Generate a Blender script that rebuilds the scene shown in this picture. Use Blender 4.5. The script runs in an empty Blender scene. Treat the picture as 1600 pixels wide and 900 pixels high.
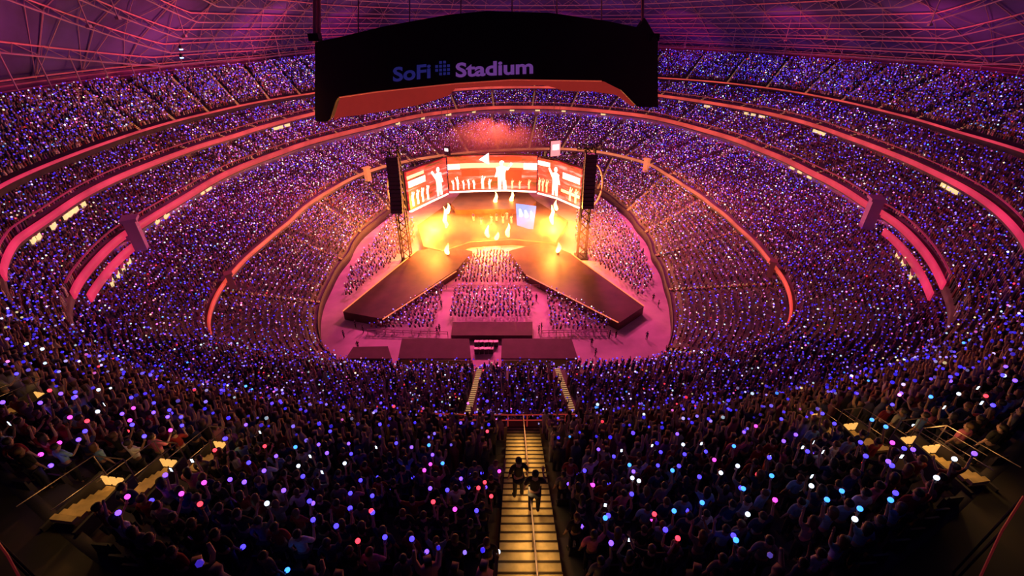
import bpy, bmesh, math, random
import numpy as np
from mathutils import Vector, Matrix
random.seed(7); rng = np.random.default_rng(7)
sc = bpy.context.scene
COL = sc.collection
R = math.radians
# ------------------------------------------------------------------ camera
H = 50.0; F = 700.0; PITCH = math.atan2(410, F)
SP, CP = math.sin(PITCH), math.cos(PITCH)
cd = bpy.data.cameras.new('camera'); cam = bpy.data.objects.new('camera', cd); COL.objects.link(cam)
cam.location = (0, 0, H); cam.rotation_euler = (R(90)-PITCH, 0, 0)
cd.sensor_width = 36; cd.lens = 36*F/1600; cd.clip_start = .1; cd.clip_end = 2000
sc.camera = cam
sc.view_settings.view_transform = 'Standard'; sc.view_settings.look = 'None'
sc.view_settings.gamma = 1; sc.view_settings.exposure = 0.0
sc.view_settings.use_curve_mapping = False
def bp(px, py, z):                      # pixel -> point on the level z
    a, r = (px-800)/F, (py-450)/F
    d = (H-z)/(SP+r*CP)
    return Vector((a*d, d*(CP-r*SP), z))
def unp(px, py, d):                     # pixel + distance along the view -> point
    a, r = (px-800)/F, (py-450)/F
    return Vector((a*d, d*(CP-r*SP), H-d*(SP+r*CP)))
def proj(P):
    P = np.asarray(P, float); y, dz = P[..., 1], H-P[..., 2]
    d = y*CP+dz*SP; d = np.where(d < .5, np.nan, d)
    return 800+F*P[..., 0]/d, 450+F*(dz*CP-y*SP)/d, d
# ------------------------------------------------------------------ world and large lights
w = bpy.data.worlds.new('night'); sc.world = w; w.use_nodes = True
w.node_tree.nodes['Background'].inputs[0].default_value = (.19, .07, .55, 1)
w.node_tree.nodes['Background'].inputs[1].default_value = .022
def light(kind, loc, e, col, target=None, size=1.0, size_y=None, spot=60, blend=.5):
    l = bpy.data.lights.new(kind.lower()+'_light', kind); l.energy = e; l.color = col
    o = bpy.data.objects.new(kind.lower()+'_light', l); COL.objects.link(o); o.location = loc
    if kind == 'AREA':
        l.size = size
        if size_y: l.shape = 'RECTANGLE'; l.size_y = size_y
    elif kind == 'SPOT': l.spot_size = R(spot); l.spot_blend = blend; l.shadow_soft_size = size
    elif kind == 'POINT': l.shadow_soft_size = size
    if target is not None:
        o.rotation_euler = (Vector(target)-Vector(loc)).to_track_quat('-Z', 'Y').to_euler()
    return o
# stage rigs: magenta washes from the roof over the bowl, orange flame glow on the stage
for sx in (-1, 1):
    light('SPOT', (sx*30, 128, 44), 26000, (1, .07, .38), (sx*62, 120, 12), 2.0, spot=125)
    light('SPOT', (sx*18, 122, 44), 82000, (1, .09, .30), (sx*32, 92, 0), 2.0, spot=95)
    light('SPOT', (sx*20, 118, 44), 6000, (1, .12, .5), (sx*48, 60, 10), 2.0, spot=80)
light('SPOT', (-5, 120, 44), 24000, (1, .07, .45), (-2, 185, 18), 3.0, spot=120)
light('SPOT', (-3, 112, 40), 74000, (1, .09, .30), (-2, 78, 0), 2.0, spot=75)
for p, e in (((-24, 117, 7), 34000), ((13, 117, 7), 34000), ((-6, 106, 6), 30000), ((-19, 101, 7), 30000), ((10, 101, 7), 30000), ((-6, 122, 6), 9000)):
    light('POINT', p, e, (1, .30, .04), size=1.0)
light('POINT', (-6, 150, 26), 16000, (1, .16, .14), size=1.5)  # unseen red light added behind the stage to brighten the smoke
light('SPOT', (-4, 95, 34), 9000, (.62, .62, 1), (-3, 120, 3), .6, spot=26)  # unseen pale blue spot added to brighten the dancers
# ------------------------------------------------------------------ materials
def mat(name, col, rough=.7, emit=None, es=0.0, metal=0.0, noise=None, sampling=True):
    m = bpy.data.materials.new(name); m.use_nodes = True
    nt = m.node_tree; b = nt.nodes['Principled BSDF']
    b.inputs['Base Color'].default_value = (*col, 1); b.inputs['Roughness'].default_value = rough
    b.inputs['Metallic'].default_value = metal
    if emit: b.inputs['Emission Color'].default_value = (*emit, 1); b.inputs['Emission Strength'].default_value = es
    if noise:
        tc = nt.nodes.new('ShaderNodeTexCoord'); n = nt.nodes.new('ShaderNodeTexNoise'); n.inputs['Scale'].default_value = noise[0]
        n.inputs['Detail'].default_value = 6
        r = nt.nodes.new('ShaderNodeValToRGB')
        r.color_ramp.elements[0].position = .3; r.color_ramp.elements[1].position = .7
        r.color_ramp.elements[0].color = (*[c*(1-noise[1]) for c in col], 1)
        r.color_ramp.elements[1].color = (*[min(1, c*(1+noise[1])) for c in col], 1)
        nt.links.new(tc.outputs['Object'], n.inputs['Vector']); nt.links.new(n.outputs['Fac'], r.inputs['Fac'])
        nt.links.new(r.outputs['Color'], b.inputs['Base Color'])
    if not sampling: m.cycles.emission_sampling = 'NONE'
    return m
def attr_mat(name, es, base=False):
    m = bpy.data.materials.new(name); m.use_nodes = True; nt = m.node_tree; b = nt.nodes['Principled BSDF']
    a = nt.nodes.new('ShaderNodeAttribute'); a.attribute_name = 'col'
    if base: nt.links.new(a.outputs['Color'], b.inputs['Base Color']); b.inputs['Roughness'].default_value = .8
    else:
        b.inputs['Base Color'].default_value = (.1, .1, .1, 1)
        nt.links.new(a.outputs['Color'], b.inputs['Emission Color']); b.inputs['Emission Strength'].default_value = es
        m.cycles.emission_sampling = 'NONE'
    return m
M = {
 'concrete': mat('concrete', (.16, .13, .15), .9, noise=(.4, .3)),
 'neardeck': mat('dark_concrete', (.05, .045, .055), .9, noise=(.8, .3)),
 'floor': mat('floor_cover', (.78, .58, .64), .8, noise=(.3, .15)),
 'fascia': mat('fascia_panel', (.6, .5, .52), .6),
 'darkmetal': mat('dark_metal', (.03, .03, .035), .5, metal=.4),
 'black': mat('black_matte', (.012, .011, .013), .7),
 'steel': mat('roof_steel', (.38, .25, .36), .5),
 'pinkbeam': mat('edge_beam_paint', (.75, .3, .38), .5),
 'roof': mat('roof_membrane', (.085, .06, .30), .8, noise=(.05, .7)),
 'stage': mat('stage_deck', (.2, .10, .05), .45, noise=(.25, .3)),
 'runway': mat('runway_deck', (.085, .035, .025), .55, noise=(.25, .4)),
 'tent': mat('tent_fabric', (.12, .05, .07), .8, noise=(.5, .2)),
 'tread': mat('stair_tread', (.62, .47, .24), .75, noise=(3, .25)),
 'nosing': mat('stair_nosing', (.05, .03, .02), .8),
 'rail': mat('hand_rail', (.2, .15, .15), .4, metal=.5),
 'glow_step': mat('aisle_step_light', (.4, .3, .1), .6, (1, .58, .22), .45, sampling=False),
 'window': mat('suite_window', (.4, .35, .2), .5, (1, .72, .3), 1.0, sampling=False),
 'seat': mat('seat_plastic', (.035, .03, .045), .5),
 'yseat': mat('yellow_seat_glow', (.5, .3, .1), .6, (1, .5, .12), .9, sampling=False),
 'skin': mat('skin', (.42, .26, .2), .6), 'skin2': mat('skin_deep', (.2, .11, .08), .6),
 'hair': mat('hair_dark', (.015, .01, .01), .6), 'hair2': mat('hair_brown', (.09, .045, .02), .6),
 'trousers': mat('trousers', (.02, .022, .035), .8),
 'purple': mat('bracket_panel', (.42, .25, .45), .6),
 'white': mat('white_cloth', (.8, .78, .8), .7),
 'flame': mat('flame', (1, .5, .1), .5, (1, .5, .12), 14, sampling=False),
 'flamehot': mat('flame_core', (1, .8, .4), .5, (1, .88, .55), 16, sampling=False),
 'text_violet': mat('sign_letter_violet', (.2, .1, .35), .5, (.26, .08, .46), .42, sampling=False),
 'text_blue': mat('sign_letter_blue', (.05, .05, .4), .5, (.04, .04, .34), .27, sampling=False),
 'case': mat('equipment_case', (.05, .05, .055), .5), 'blueprop': mat('led_floor_image', (.1, .2, .5), .4, (.10, .26, 1), 1.2),
 'scr_white': mat('screen_white', (1, .9, .9), .5, (1, .82, .80), 2.2, sampling=False),
 'scr_pink': mat('screen_pink', (1, .5, .5), .5, (1, .30, .30), 1.1, sampling=False),
 'scr_dark': mat('screen_dark', (.1, .0, .0), .5, (.25, .01, .015), .8, sampling=False),
}
# ------------------------------------------------------------------ object helpers
def tag(o, label=None, cat=None, group=None, kind=None):
    if label: o['label'] = label
    if cat: o['category'] = cat
    if group: o['group'] = group
    if kind: o['kind'] = kind
    return o
def empty(name, loc, label, cat, group=None, rz=0):
    o = bpy.data.objects.new(name, None); COL.objects.link(o); o.location = loc; o.rotation_euler = (0, 0, rz)
    o.empty_display_size = .2
    return tag(o, label, cat, group)
class MB:
    def __init__(s): s.v = []; s.f = []; s.mi = []
    def add(s, vs, fs, mi=0):
        n = len(s.v); s.v += [tuple(v) for v in vs]; s.f += [tuple(i+n for i in f) for f in fs]; s.mi += [mi]*len(fs)
    def box(s, c, d, rz=0, mi=0, top=1.0):
        c = Vector(c); q = Matrix.Rotation(rz, 3, 'Z'); vs = []
        for z in (-.5, .5):
            k = top if z > 0 else 1
            for x, y in ((-.5, -.5), (.5, -.5), (.5, .5), (-.5, .5)):
                vs.append(c+q@Vector((x*d[0]*k, y*d[1]*k, z*d[2])))
        s.add(vs, [(3, 2, 1, 0), (4, 5, 6, 7), (0, 1, 5, 4), (1, 2, 6, 5), (2, 3, 7, 6), (3, 0, 4, 7)], mi)
    def tube(s, pts, r, n=6, mi=0, closed=False):
        pts = [Vector(p) for p in pts]; rings = []
        for i, p in enumerate(pts):
            a = pts[max(i-1, 0)]; b = pts[min(i+1, len(pts)-1)]; t = (b-a).normalized()
            u = t.cross(Vector((0, 0, 1)));
            if u.length < .05: u = t.cross(Vector((1, 0, 0)))
            u.normalize(); v = t.cross(u)
            rr = r[i] if isinstance(r, (list, tuple)) else r
            rings.append([p+rr*(math.cos(6.28318*k/n)*u+math.sin(6.28318*k/n)*v) for k in range(n)])
        vs = [q for g in rings for q in g]; fs = []
        for i in range(len(pts)-1):
            for k in range(n): fs.append((i*n+k, i*n+(k+1) % n, (i+1)*n+(k+1) % n, (i+1)*n+k))
        fs.append(tuple(range(n-1, -1, -1))); fs.append(tuple(range(len(vs)-n, len(vs))))
        s.add(vs, fs, mi)
    def prism(s, poly, z0, z1, mi=0):
        a = sum(poly[i][0]*poly[(i+1) % len(poly)][1]-poly[(i+1) % len(poly)][0]*poly[i][1] for i in range(len(poly)))
        if a < 0: poly = poly[::-1]
        n = len(poly); vs = [(p[0], p[1], z0) for p in poly]+[(p[0], p[1], z1) for p in poly]
        s.add(vs, [tuple(range(n-1, -1, -1)), tuple(range(n, 2*n))]+[(i, (i+1) % n, n+(i+1) % n, n+i) for i in range(n)], mi)
    def lathe(s, prof, c, n=12, mi=0):
        vs = []
        for r, z in prof:
            for k in range(n): vs.append((c[0]+r*math.cos(6.28318*k/n), c[1]+r*math.sin(6.28318*k/n), c[2]+z))
        fs = [(i*n+k, i*n+(k+1) % n, (i+1)*n+(k+1) % n, (i+1)*n+k) for i in range(len(prof)-1) for k in range(n)]
        fs.append(tuple(range(n-1, -1, -1))); fs.append(tuple(range(len(vs)-n, len(vs)))); s.add(vs, fs, mi)
    def build(s, name, mats, parent=None, origin=None, smooth=False):
        me = bpy.data.meshes.new(name); v = s.v
        if origin is not None: v = [(a[0]-origin[0], a[1]-origin[1], a[2]-origin[2]) for a in v]
        me.from_pydata(v, [], s.f); me.update()
        for m in (mats if isinstance(mats, (list, tuple)) else [mats]): me.materials.append(m)
        me.polygons.foreach_set('material_index', s.mi)
        if smooth: me.polygons.foreach_set('use_smooth', [True]*len(me.polygons))
        o = bpy.data.objects.new(name, me); COL.objects.link(o)
        if parent: o.parent = parent
        if origin is not None: o.location = origin
        return o
def np_mesh(name, V, Q, m, attr=None, smooth=False):    # V (n,3), Q (k,4) or (k,3)
    me = bpy.data.meshes.new(name); k = Q.shape[1]
    me.vertices.add(len(V)); me.vertices.foreach_set('co', V.astype(np.float32).ravel())
    me.loops.add(Q.size); me.loops.foreach_set('vertex_index', Q.astype(np.int32).ravel())
    me.polygons.add(len(Q)); me.polygons.foreach_set('loop_start', np.arange(0, Q.size, k, dtype=np.int32))
    me.update(calc_edges=True); me.materials.append(m)
    if smooth: me.polygons.foreach_set('use_smooth', np.ones(len(Q), bool))
    if attr is not None:
        a = me.color_attributes.new('col', 'FLOAT_COLOR', 'POINT')
        c = np.ones((len(V), 4), np.float32); c[:, :3] = attr; a.data.foreach_set('color', c.ravel())
    o = bpy.data.objects.new(name, me); COL.objects.link(o); return o
# ------------------------------------------------------------------ the bowl: plan curves of its rings
CX, CY = 0.0, 105.0
NT = 720; TH = np.arange(NT)/NT*2*np.pi            # 0 = towards the camera, increasing towards the left
def ring(z, pix, world=()):
    pts = [bp(x, y, z)[:2] for x, y in pix]+[Vector(p) for p in world]
    th = np.array([math.atan2(-(p[0]-CX), -(p[1]-CY)) % (2*np.pi) for p in pts]); r = np.array([math.hypot(p[0]-CX, p[1]-CY) for p in pts])
    o = np.argsort(th); th, r = th[o], r[o]
    t3 = np.concatenate([th-2*np.pi, th, th+2*np.pi]); r3 = np.tile(r, 3)
    v = np.interp(TH, t3, r3)
    k = np.exp(-.5*(np.arange(-12, 13)/4.5)**2); k /= k.sum()
    return np.convolve(np.concatenate([v[-12:], v, v[:12]]), k, 'valid')
ZR, ZA, ZB, ZC, ZD, ZE = 39., 31., 26., 20., 12., 2.2
rR = ring(ZR, [(190, 900), (0, 690), (1600, 640), (1390, 880), (0, 182), (150, 150), (300, 125), (420, 104), (493, 93), (1028, 83), (1120, 88), (1227, 96), (1378, 108), (1500, 118), (1600, 130), (760, 80), (900, 80), (620, 84)],
          [(0, 2.7), (-30, 16), (30, 16), (-55, 28), (55, 27), (-74, 45), (84, 44), (104, 66)])
rA = ring(ZA, [(0, 292), (53, 268), (110, 245), (173, 222), (233, 202), (333, 176), (433, 155), (493, 146), (620, 127), (760, 117), (900, 117), (1028, 122), (1113, 128), (1227, 142), (1302, 156), (1378, 174), (1491, 206), (1600, 238)],
          [(0, 17.3), (-12, 18), (12, 18), (-24, 21), (24, 21), (-35, 26), (35, 26), (-48, 34), (49, 33), (-61, 46), (66, 44), (80, 58)])
rB = ring(ZB, [(9, 384), (47, 359), (72, 344), (140, 298), (233, 257), (283, 238), (367, 212), (433, 192), (493, 177), (600, 152), (711, 137), (780, 133), (854, 133), (940, 138), (1028, 149), (1113, 161), (1227, 183), (1321, 213), (1378, 234), (1453, 266), (1529, 306), (1600, 373)],
          [(0, 22), (-14, 23), (14, 23), (-30, 27), (30, 27), (-45, 34.5), (45, 34.5), (-56, 43), (57, 42)])
rC = ring(ZC, [(112, 456), (150, 406), (187, 370), (225, 348), (272, 319), (303, 300), (383, 258), (433, 240), (530, 210), (587, 197), (658, 180), (765, 168), (872, 168), (1007, 181), (1094, 202), (1189, 234), (1264, 268), (1355, 321), (1394, 342), (1431, 376), (1473, 441),
               (105, 495), (150, 548), (250, 603), (450, 645), (800, 663), (1150, 645), (1350, 603), (1450, 548), (1490, 495)])
rD = ring(ZD, [(323, 519), (328, 484), (344, 450), (362, 428), (415, 378), (453, 347), (497, 309), (524, 293), (573, 269), (607, 258), (700, 242), (800, 234), (891, 233), (935, 237), (975, 245), (1011, 255), (1040, 272), (1069, 291), (1112, 321), (1153, 356), (1201, 407), (1225, 435), (1237, 469), (1236, 503),
               (345, 545), (420, 562), (520, 573), (640, 577), (780, 578), (900, 576), (1060, 566), (1150, 552), (1210, 533)])
rE = ring(ZE, [(613, 325), (585, 345), (545, 395), (515, 440), (497, 485), (497, 520), (510, 555), (560, 578), (1035, 562), (1052, 515), (1050, 480), (1040, 440), (1020, 395), (995, 350), (965, 318), (935, 295), (1000, 578), (650, 582), (780, 583), (900, 583), (630, 312), (700, 285), (780, 278), (860, 278)])
rR = np.maximum(rR, rA+7.6); rB = np.minimum(rB, rA-1.5)
def P(r, th, z):
    return np.stack([CX-r*np.sin(th), CY-r*np.cos(th), np.broadcast_to(z, np.shape(r*th))], -1)
def rt(r, th): return np.interp(th % (2*np.pi), np.append(TH, 2*np.pi), np.append(r, r[0]))
# tiers: name, front ring, front z, back ring + offset, back z, rows, seat spacing
TIERS = [
 ('top_seating_tier', rA, ZA, rR, 0.0, ZR, 16, .72, 'topmost raked seating tier under the roof edge, packed with spectators'),
 ('upper_seating_tier', rB, ZB, rA, 3.0, ZA-2.2, 8, .72, 'second raked seating tier from the top, between two glowing ribbons'),
 ('club_seating_tier', rC, ZC, rB, 3.0, ZB-2.4, 11, .72, 'middle raked club tier above the bright double ribbon'),
 ('main_seating_tier', rD, ZD, rC, 3.0, ZC-4.4, 24, .78, 'wide raked tier between the corner brackets and the inner orange rail'),
 ('field_seating_tier', rE, ZE, rD, 2.0, ZD-1.4, 17, .72, 'lowest raked tier directly around the floor'),
]
def tier_mesh(nm, f, zf, b, off, zb, n, m, label):
    S = slice(None, None, 2); th = np.append(TH[S], TH[0]+2*np.pi); f = np.append(f[S], f[0]); b = np.append(b[S]+off, b[0]+off)
    b = np.maximum(b, f+n*.45); rows = []
    for i in range(n+1):
        r = f+(b-f)*i/n; z0 = zf+(zb-zf)*(i-1)/n if i else zf-1.0; z1 = zf+(zb-zf)*i/n
        rows += [P(r, th, z0), P(r, th, z1)]
    rows.append(P(b+.3, th, zb)); rows.append(P(b+.3, th, zf-1.0)); 
    V = np.concatenate(rows); k = len(th); Q = []
    for a in range(len(rows)-1):
        i = np.arange(k-1)+a*k; Q.append(np.stack([i, i+k, i+k+1, i+1], 1))
    a = len(rows)-1; i = np.arange(k-1); Q.append(np.stack([i+a*k, i, i+1, i+1+a*k], 1))
    o = np_mesh(nm, V, np.concatenate(Q), m); tag(o, label, None, None, 'structure'); return o
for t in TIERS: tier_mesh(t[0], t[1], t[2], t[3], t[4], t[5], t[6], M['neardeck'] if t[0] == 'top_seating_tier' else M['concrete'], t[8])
# floor slab and concourse behind the top tier
g = MB(); fr = rE[::6]; ft = TH[::6]
g.prism([tuple(p[:2]) for p in P(fr+2.5, ft, 0.)], -1.0, 0.0); tag(g.build('floor', M['floor']), kind='structure')
k = NT//2; S = slice(None, None, 2)
V = np.concatenate([P(rR[S]+.3, TH[S], ZR), P(rR[S]+9, TH[S], ZR), P(rR[S]+9, TH[S], ZR-3), P(rR[S]+.3, TH[S], ZR-3)]); Q = []
for a in range(4):
    i = np.arange(k); j = (i+1) % k; b = (a+1) % 4; Q.append(np.stack([i+a*k, i+b*k, j+b*k, j+a*k], 1))
tag(np_mesh('back_concourse', V, np.concatenate(Q), M['black']), 'dark walkway behind the last row of the top tier', kind='structure')
# ------------------------------------------------------------------ ribbons, fascia walls, rails
def ring_strip(r, th, z0, z1, t, m, nm):       # closed band with thickness t
    V = np.concatenate([P(r, th, z0), P(r, th, z1), P(r+t, th, z1), P(r+t, th, z0)]); k = len(th); Q = []
    for a in range(4):
        i = np.arange(k-1); b = (a+1) % 4; Q.append(np.stack([i+a*k, i+1+a*k, i+1+b*k, i+b*k], 1))
    Q.append(np.array([[0, k, 2*k, 3*k], [4*k-1, 3*k-1, 2*k-1, k-1]]))
    return np_mesh(nm, V, np.concatenate(Q), m)
def ribbon_mat(nm, near, far, s):  # stage flame light painted into the emission: orange at the far end, pink near
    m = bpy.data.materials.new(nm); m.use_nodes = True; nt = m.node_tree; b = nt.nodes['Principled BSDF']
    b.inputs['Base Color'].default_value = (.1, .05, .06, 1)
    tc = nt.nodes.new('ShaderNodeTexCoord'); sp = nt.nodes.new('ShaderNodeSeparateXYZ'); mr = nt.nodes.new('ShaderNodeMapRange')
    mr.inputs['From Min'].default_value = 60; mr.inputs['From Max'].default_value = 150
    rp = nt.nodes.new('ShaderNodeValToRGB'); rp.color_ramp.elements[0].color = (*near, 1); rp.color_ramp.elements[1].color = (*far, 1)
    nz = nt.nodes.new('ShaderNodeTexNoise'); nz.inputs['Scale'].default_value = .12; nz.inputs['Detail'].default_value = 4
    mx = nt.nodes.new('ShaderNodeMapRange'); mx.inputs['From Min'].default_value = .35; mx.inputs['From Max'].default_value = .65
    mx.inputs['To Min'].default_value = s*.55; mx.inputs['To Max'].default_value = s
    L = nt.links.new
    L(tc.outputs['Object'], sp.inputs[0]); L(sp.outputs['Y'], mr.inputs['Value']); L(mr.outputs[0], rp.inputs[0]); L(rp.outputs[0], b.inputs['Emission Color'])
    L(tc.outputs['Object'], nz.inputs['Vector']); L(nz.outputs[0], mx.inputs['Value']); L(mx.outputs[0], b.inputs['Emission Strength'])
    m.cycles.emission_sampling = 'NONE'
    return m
RM = ribbon_mat('ribbon_painted_glow', (1, .035, .13), (1, .10, .07), .8)
RM2 = ribbon_mat('rail_painted_glow', (.62, .02, .1), (.85, .1, .1), .5)  # thin rails are no lamps; this emission paints their pink light
RMD = ribbon_mat('inner_rail_painted_glow', (1, .07, .05), (1, .24, .10), .95)
def arc(a0, a1, n=240): return np.linspace(a0, a1, n)
def px_theta(px, py, z):
    p = bp(px, py, z); return math.atan2(-(p[0]-CX), -(p[1]-CY)) % (2*np.pi)
def band(nm, ringr, th0, th1, z0, z1, m, label, d=-.25, t=.25, cat='display ribbon'):
    th = arc(th0, th1); o = ring_strip(rt(ringr, th)+d, th, z0, z1, t, m, nm); return tag(o, label, cat)
FULL = (.02, 2*np.pi-.02)
def lim(a, b, z): return (px_theta(*a, z), px_theta(*b, z))
LA = lim((-90, 330), (1690, 275), ZA); LB = lim((-60, 450), (1640, 410), ZB); LCC = lim((109, 462), (1474, 446), ZC); LD = lim((324, 522), (1235, 508), ZD)
band('ribbon_painted_glow', rA, *LA, ZA-.05, ZA+.35, RM, 'thin red glowing ribbon along the front of the topmost tier')
band('ribbon_painted_glow', rB, *LB, ZB-.5, ZB+.4, RM, 'broad pink glowing ribbon on the front of the second tier from the top')
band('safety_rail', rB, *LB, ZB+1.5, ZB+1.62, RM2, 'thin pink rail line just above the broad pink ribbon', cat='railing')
band('ribbon_painted_glow', rC, *LCC, ZC-.65, ZC+.55, RM, 'broad orange-red ribbon running through the two purple corner brackets')
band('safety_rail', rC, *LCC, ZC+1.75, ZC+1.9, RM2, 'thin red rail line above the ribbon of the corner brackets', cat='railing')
band('ribbon_painted_glow', rD, *LD, ZD-.35, ZD+.4, RMD, 'orange ribbon along the inner rail closest around the floor')
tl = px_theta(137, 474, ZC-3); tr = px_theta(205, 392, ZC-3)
band('ribbon_painted_glow', rC, tl, tr, ZC-3.0, ZC-1.7, RM, 'short lower pink ribbon under the left corner bracket, ending at the near crowd', d=-.6)
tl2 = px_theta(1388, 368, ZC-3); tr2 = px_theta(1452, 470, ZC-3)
band('ribbon_painted_glow', rC, tl2, tr2, ZC-3.0, ZC-1.7, RM, 'short lower pink ribbon under the right corner bracket, ending at the near crowd', d=-.6)
# recessed walls between tiers
def fascia(nm, r0, z0, z1, off, label): tag(ring_strip(rt(r0, arc(*FULL))+off, arc(*FULL), z0, z1, .4, M['fascia'], nm), label, kind='structure')
fascia('wall_upper', rA, ZA-2.2, ZA-.4, 2.6, 'recessed wall under the topmost tier')
fascia('wall_club', rB, ZB-2.4, ZB-.8, 2.6, 'recessed suite wall under the broad pink ribbon')
fascia('wall_main', rC, ZC-4.4, ZC-.7, 2.6, 'recessed wall under the orange-red ribbon')
M['fascia_dark'] = mat('field_wall', (.07, .05, .06), .7)
tag(ring_strip(rt(rE, arc(*FULL))-.2, arc(*FULL), 0, ZE+.1, .2, M['fascia_dark'], 'wall_field'), 'low dark wall around the floor', kind='structure')
# lit suite windows below the ribbons
for r0, z, th_list, grp in ((rB, ZB-1.4, [(30, 378), (38, 372), (62, 355), (85, 340), (96, 334), (106, 328), (118, 320), (410, 198), (420, 196), (430, 193), (1488, 290), (1497, 295), (1506, 300), (1105, 166), (1160, 178), (1172, 180), (1184, 183), (1280, 205), (1288, 208)], 'suite windows under the broad pink ribbon'),
                            (rC, ZC-1.2, [(245, 345), (258, 336), (318, 300), (330, 294), (1230, 262), (1242, 268), (1262, 276), (620, 192), (700, 178), (740, 174), (800, 172), (840, 172), (880, 174), (940, 180), (660, 184)], 'lit openings under the orange-red ribbon'),
                            (rC, ZC-3.6, [(185, 420), (176, 430), (166, 442), (196, 410), (1400, 400), (1412, 412), (1424, 430)], 'lit openings under the short lower ribbons')):
    for px, py in th_list:
        th = px_theta(px, py, z); q = P(rt(r0, th)+(.3 if z > 18 else -.8), th, z)
        g = MB(); g.box((0, 0, 0), (random.uniform(1.2, 2.4), .3, .8), mi=0); g.box((0, 0, .46), (2.5, .36, .1), mi=1); g.box((0, 0, -.46), (2.5, .36, .1), mi=1)
        o = g.build('suite_window', [M['window'], M['fascia']]); o.location = q; o.rotation_euler = (0, 0, -th)
        tag(o, 'small warm lit window among the '+grp, 'window', grp)
# ------------------------------------------------------------------ aisles (kept free of spectators), lit steps
AISLES = {}
def aisle(ti, th):
    AISLES.setdefault(ti, []).append(th)
def aisle_mesh(ti, th, wdt, m, nm='aisle_stair'):
    nme, f, zf, b, off, zb, n = TIERS[ti][:7]; a = rt(f, th); bb = max(rt(b, th)+off, a+n*.45); g = MB()
    t = np.array([-math.cos(th), math.sin(th), 0]);
    for i in range(n):
        for j in (0, .5):
            r0 = a+(bb-a)*(i+j)/n; r1 = a+(bb-a)*(i+j+.5)/n; z = zf+(zb-zf)*(i+j)/n
            c = P((r0+r1)/2, th, z+.09); g.box(c, (wdt, (r1-r0)*1.0, .2), -th, 0)
            e = P(r0+.06, th, z+.2); g.box(e, (wdt*.8, .12, .06), -th, 1)
    return g.build(nm, m)
def aisles_px(ti, lst, z):
    for px, py in lst: aisle(ti, px_theta(px, py, z))
aisles_px(3, [(740, 600), (885, 605)], 14)
for k in range(0, 12): aisle(3, R(120+k*11))
for k in range(20): aisle(2, R(90+k*9.5))
for k in range(20): aisle(1, R(88+k*9.7))
for k in range(24): aisle(0, R(84+k*8.3))
for k in range(14): aisle(4, R(30+k*23))
for ti, ths in AISLES.items():
    seen = 0
    for th in ths:
        q = P(rt(TIERS[ti][1], th)+3, th, TIERS[ti][2]+2); x, y, d = proj(q)
        if not (0 < x < 1600 and 0 < y < 900): continue
        o = aisle_mesh(ti, th, .8, [M['tread'], M['glow_step']])
        tag(o, 'narrow aisle stair with step lights climbing the '+{0: 'topmost', 1: 'second', 2: 'middle club', 3: 'wide main', 4: 'lowest'}[ti]+' tier', 'stairs', 'aisle stairs of the '+TIERS[ti][0].replace('_', ' '))
        o['kind'] = 'structure'
# the big foreground stair through the near seats
n0, f0, zf0, b0, off0, zb0, nr0 = TIERS[0][:7]
YA0, YR0 = CY-rA[0], CY-rR[0]
print('NEAR', YA0, YR0)
def near_z(y): return ZA+(YA0-y)*(ZR-ZA)/(YA0-YR0)+.04
SX = .6; SW = 1.7
stair = empty('foreground_stair', (SX, 17, ZA), 'wide golden lit stair descending between the near seats to the red rail', 'stairs')
y = 16.6; i = 0; g = MB(); gn = MB()
while y > 3.2:
    z = near_z(y)+.12; x = SX-(y-17)*-.012
    g.box((x-SX, y-17, z-ZA-.12), (SW, .42, .3)); gn.box((x-SX, y-17+.2, z-ZA+.04), (SW, .05, .03)); y -= .42; i += 1
g.build('step_treads', M['tread'], stair); gn.build('step_nosing', M['nosing'], stair)
g = MB(); g.box((0, .35, -.15), (SW, .9, .3)); g.build('bottom_landing', mat('landing', (.2, .11, .09), .8), stair)
rl = MB(); pts = [(0, yy-17, near_z(yy)-ZA+1.0) for yy in (17.2, 15, 13, 11.2)]; rl.tube(pts, .025)
pts = [(0, yy-17, near_z(yy)-ZA+1.0) for yy in (9.6, 7, 4)]; rl.tube(pts, .025); rl.build('center_handrail', M['rail'], stair)
for yy in (17.2, 15.2, 13.2, 11.2, 9.6, 7.4, 5.2):
    g = MB(); g.tube([(0, yy-17, near_z(yy)-ZA), (0, yy-17, near_z(yy)-ZA+1.0)], .022); g.build('post', M['rail'], stair)
for y0, y1 in ((16.5, 11.5), (11.3, 6.8), (6.4, 3.6)):
    ym = (y0+y1)/2; o = light('AREA', (SX-.02, ym, near_z(ym)+1.5), 30, (1, .55, .16), None, .12, 4.5)
    o.rotation_euler = (-math.atan((ZR-ZA)/14.6), 0, 0); o.data.spread = R(100)
# front rail of the near deck
def rail_thing(pts, h, label, m, grp=None, r=.035, bars=(1.0, .55), glass=False):
    o = empty('guard_rail', pts[0], label, 'railing', grp); P0 = Vector(pts[0])
    for b in bars:
        g = MB(); g.tube([Vector(p)-P0+Vector((0, 0, h*b)) for p in pts], r); g.build('rail_bar', m, o)
    for p in pts:
        g = MB(); g.tube([Vector(p)-P0, Vector(p)-P0+Vector((0, 0, h))], r*.9); g.build('post', m, o)
    return o
redrail = mat('rail_painted_red_light', (.7, .1, .08), .5, (1, .08, .06), .22)  # rail is no lamp; its emission paints the red light on it
rail_thing([(P(rt(rA, t)-.1, t, ZA)) for t in np.linspace(-.045, .05, 9)], .9, 'red lit guard rail across the foot of the foreground stair', redrail)
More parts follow.
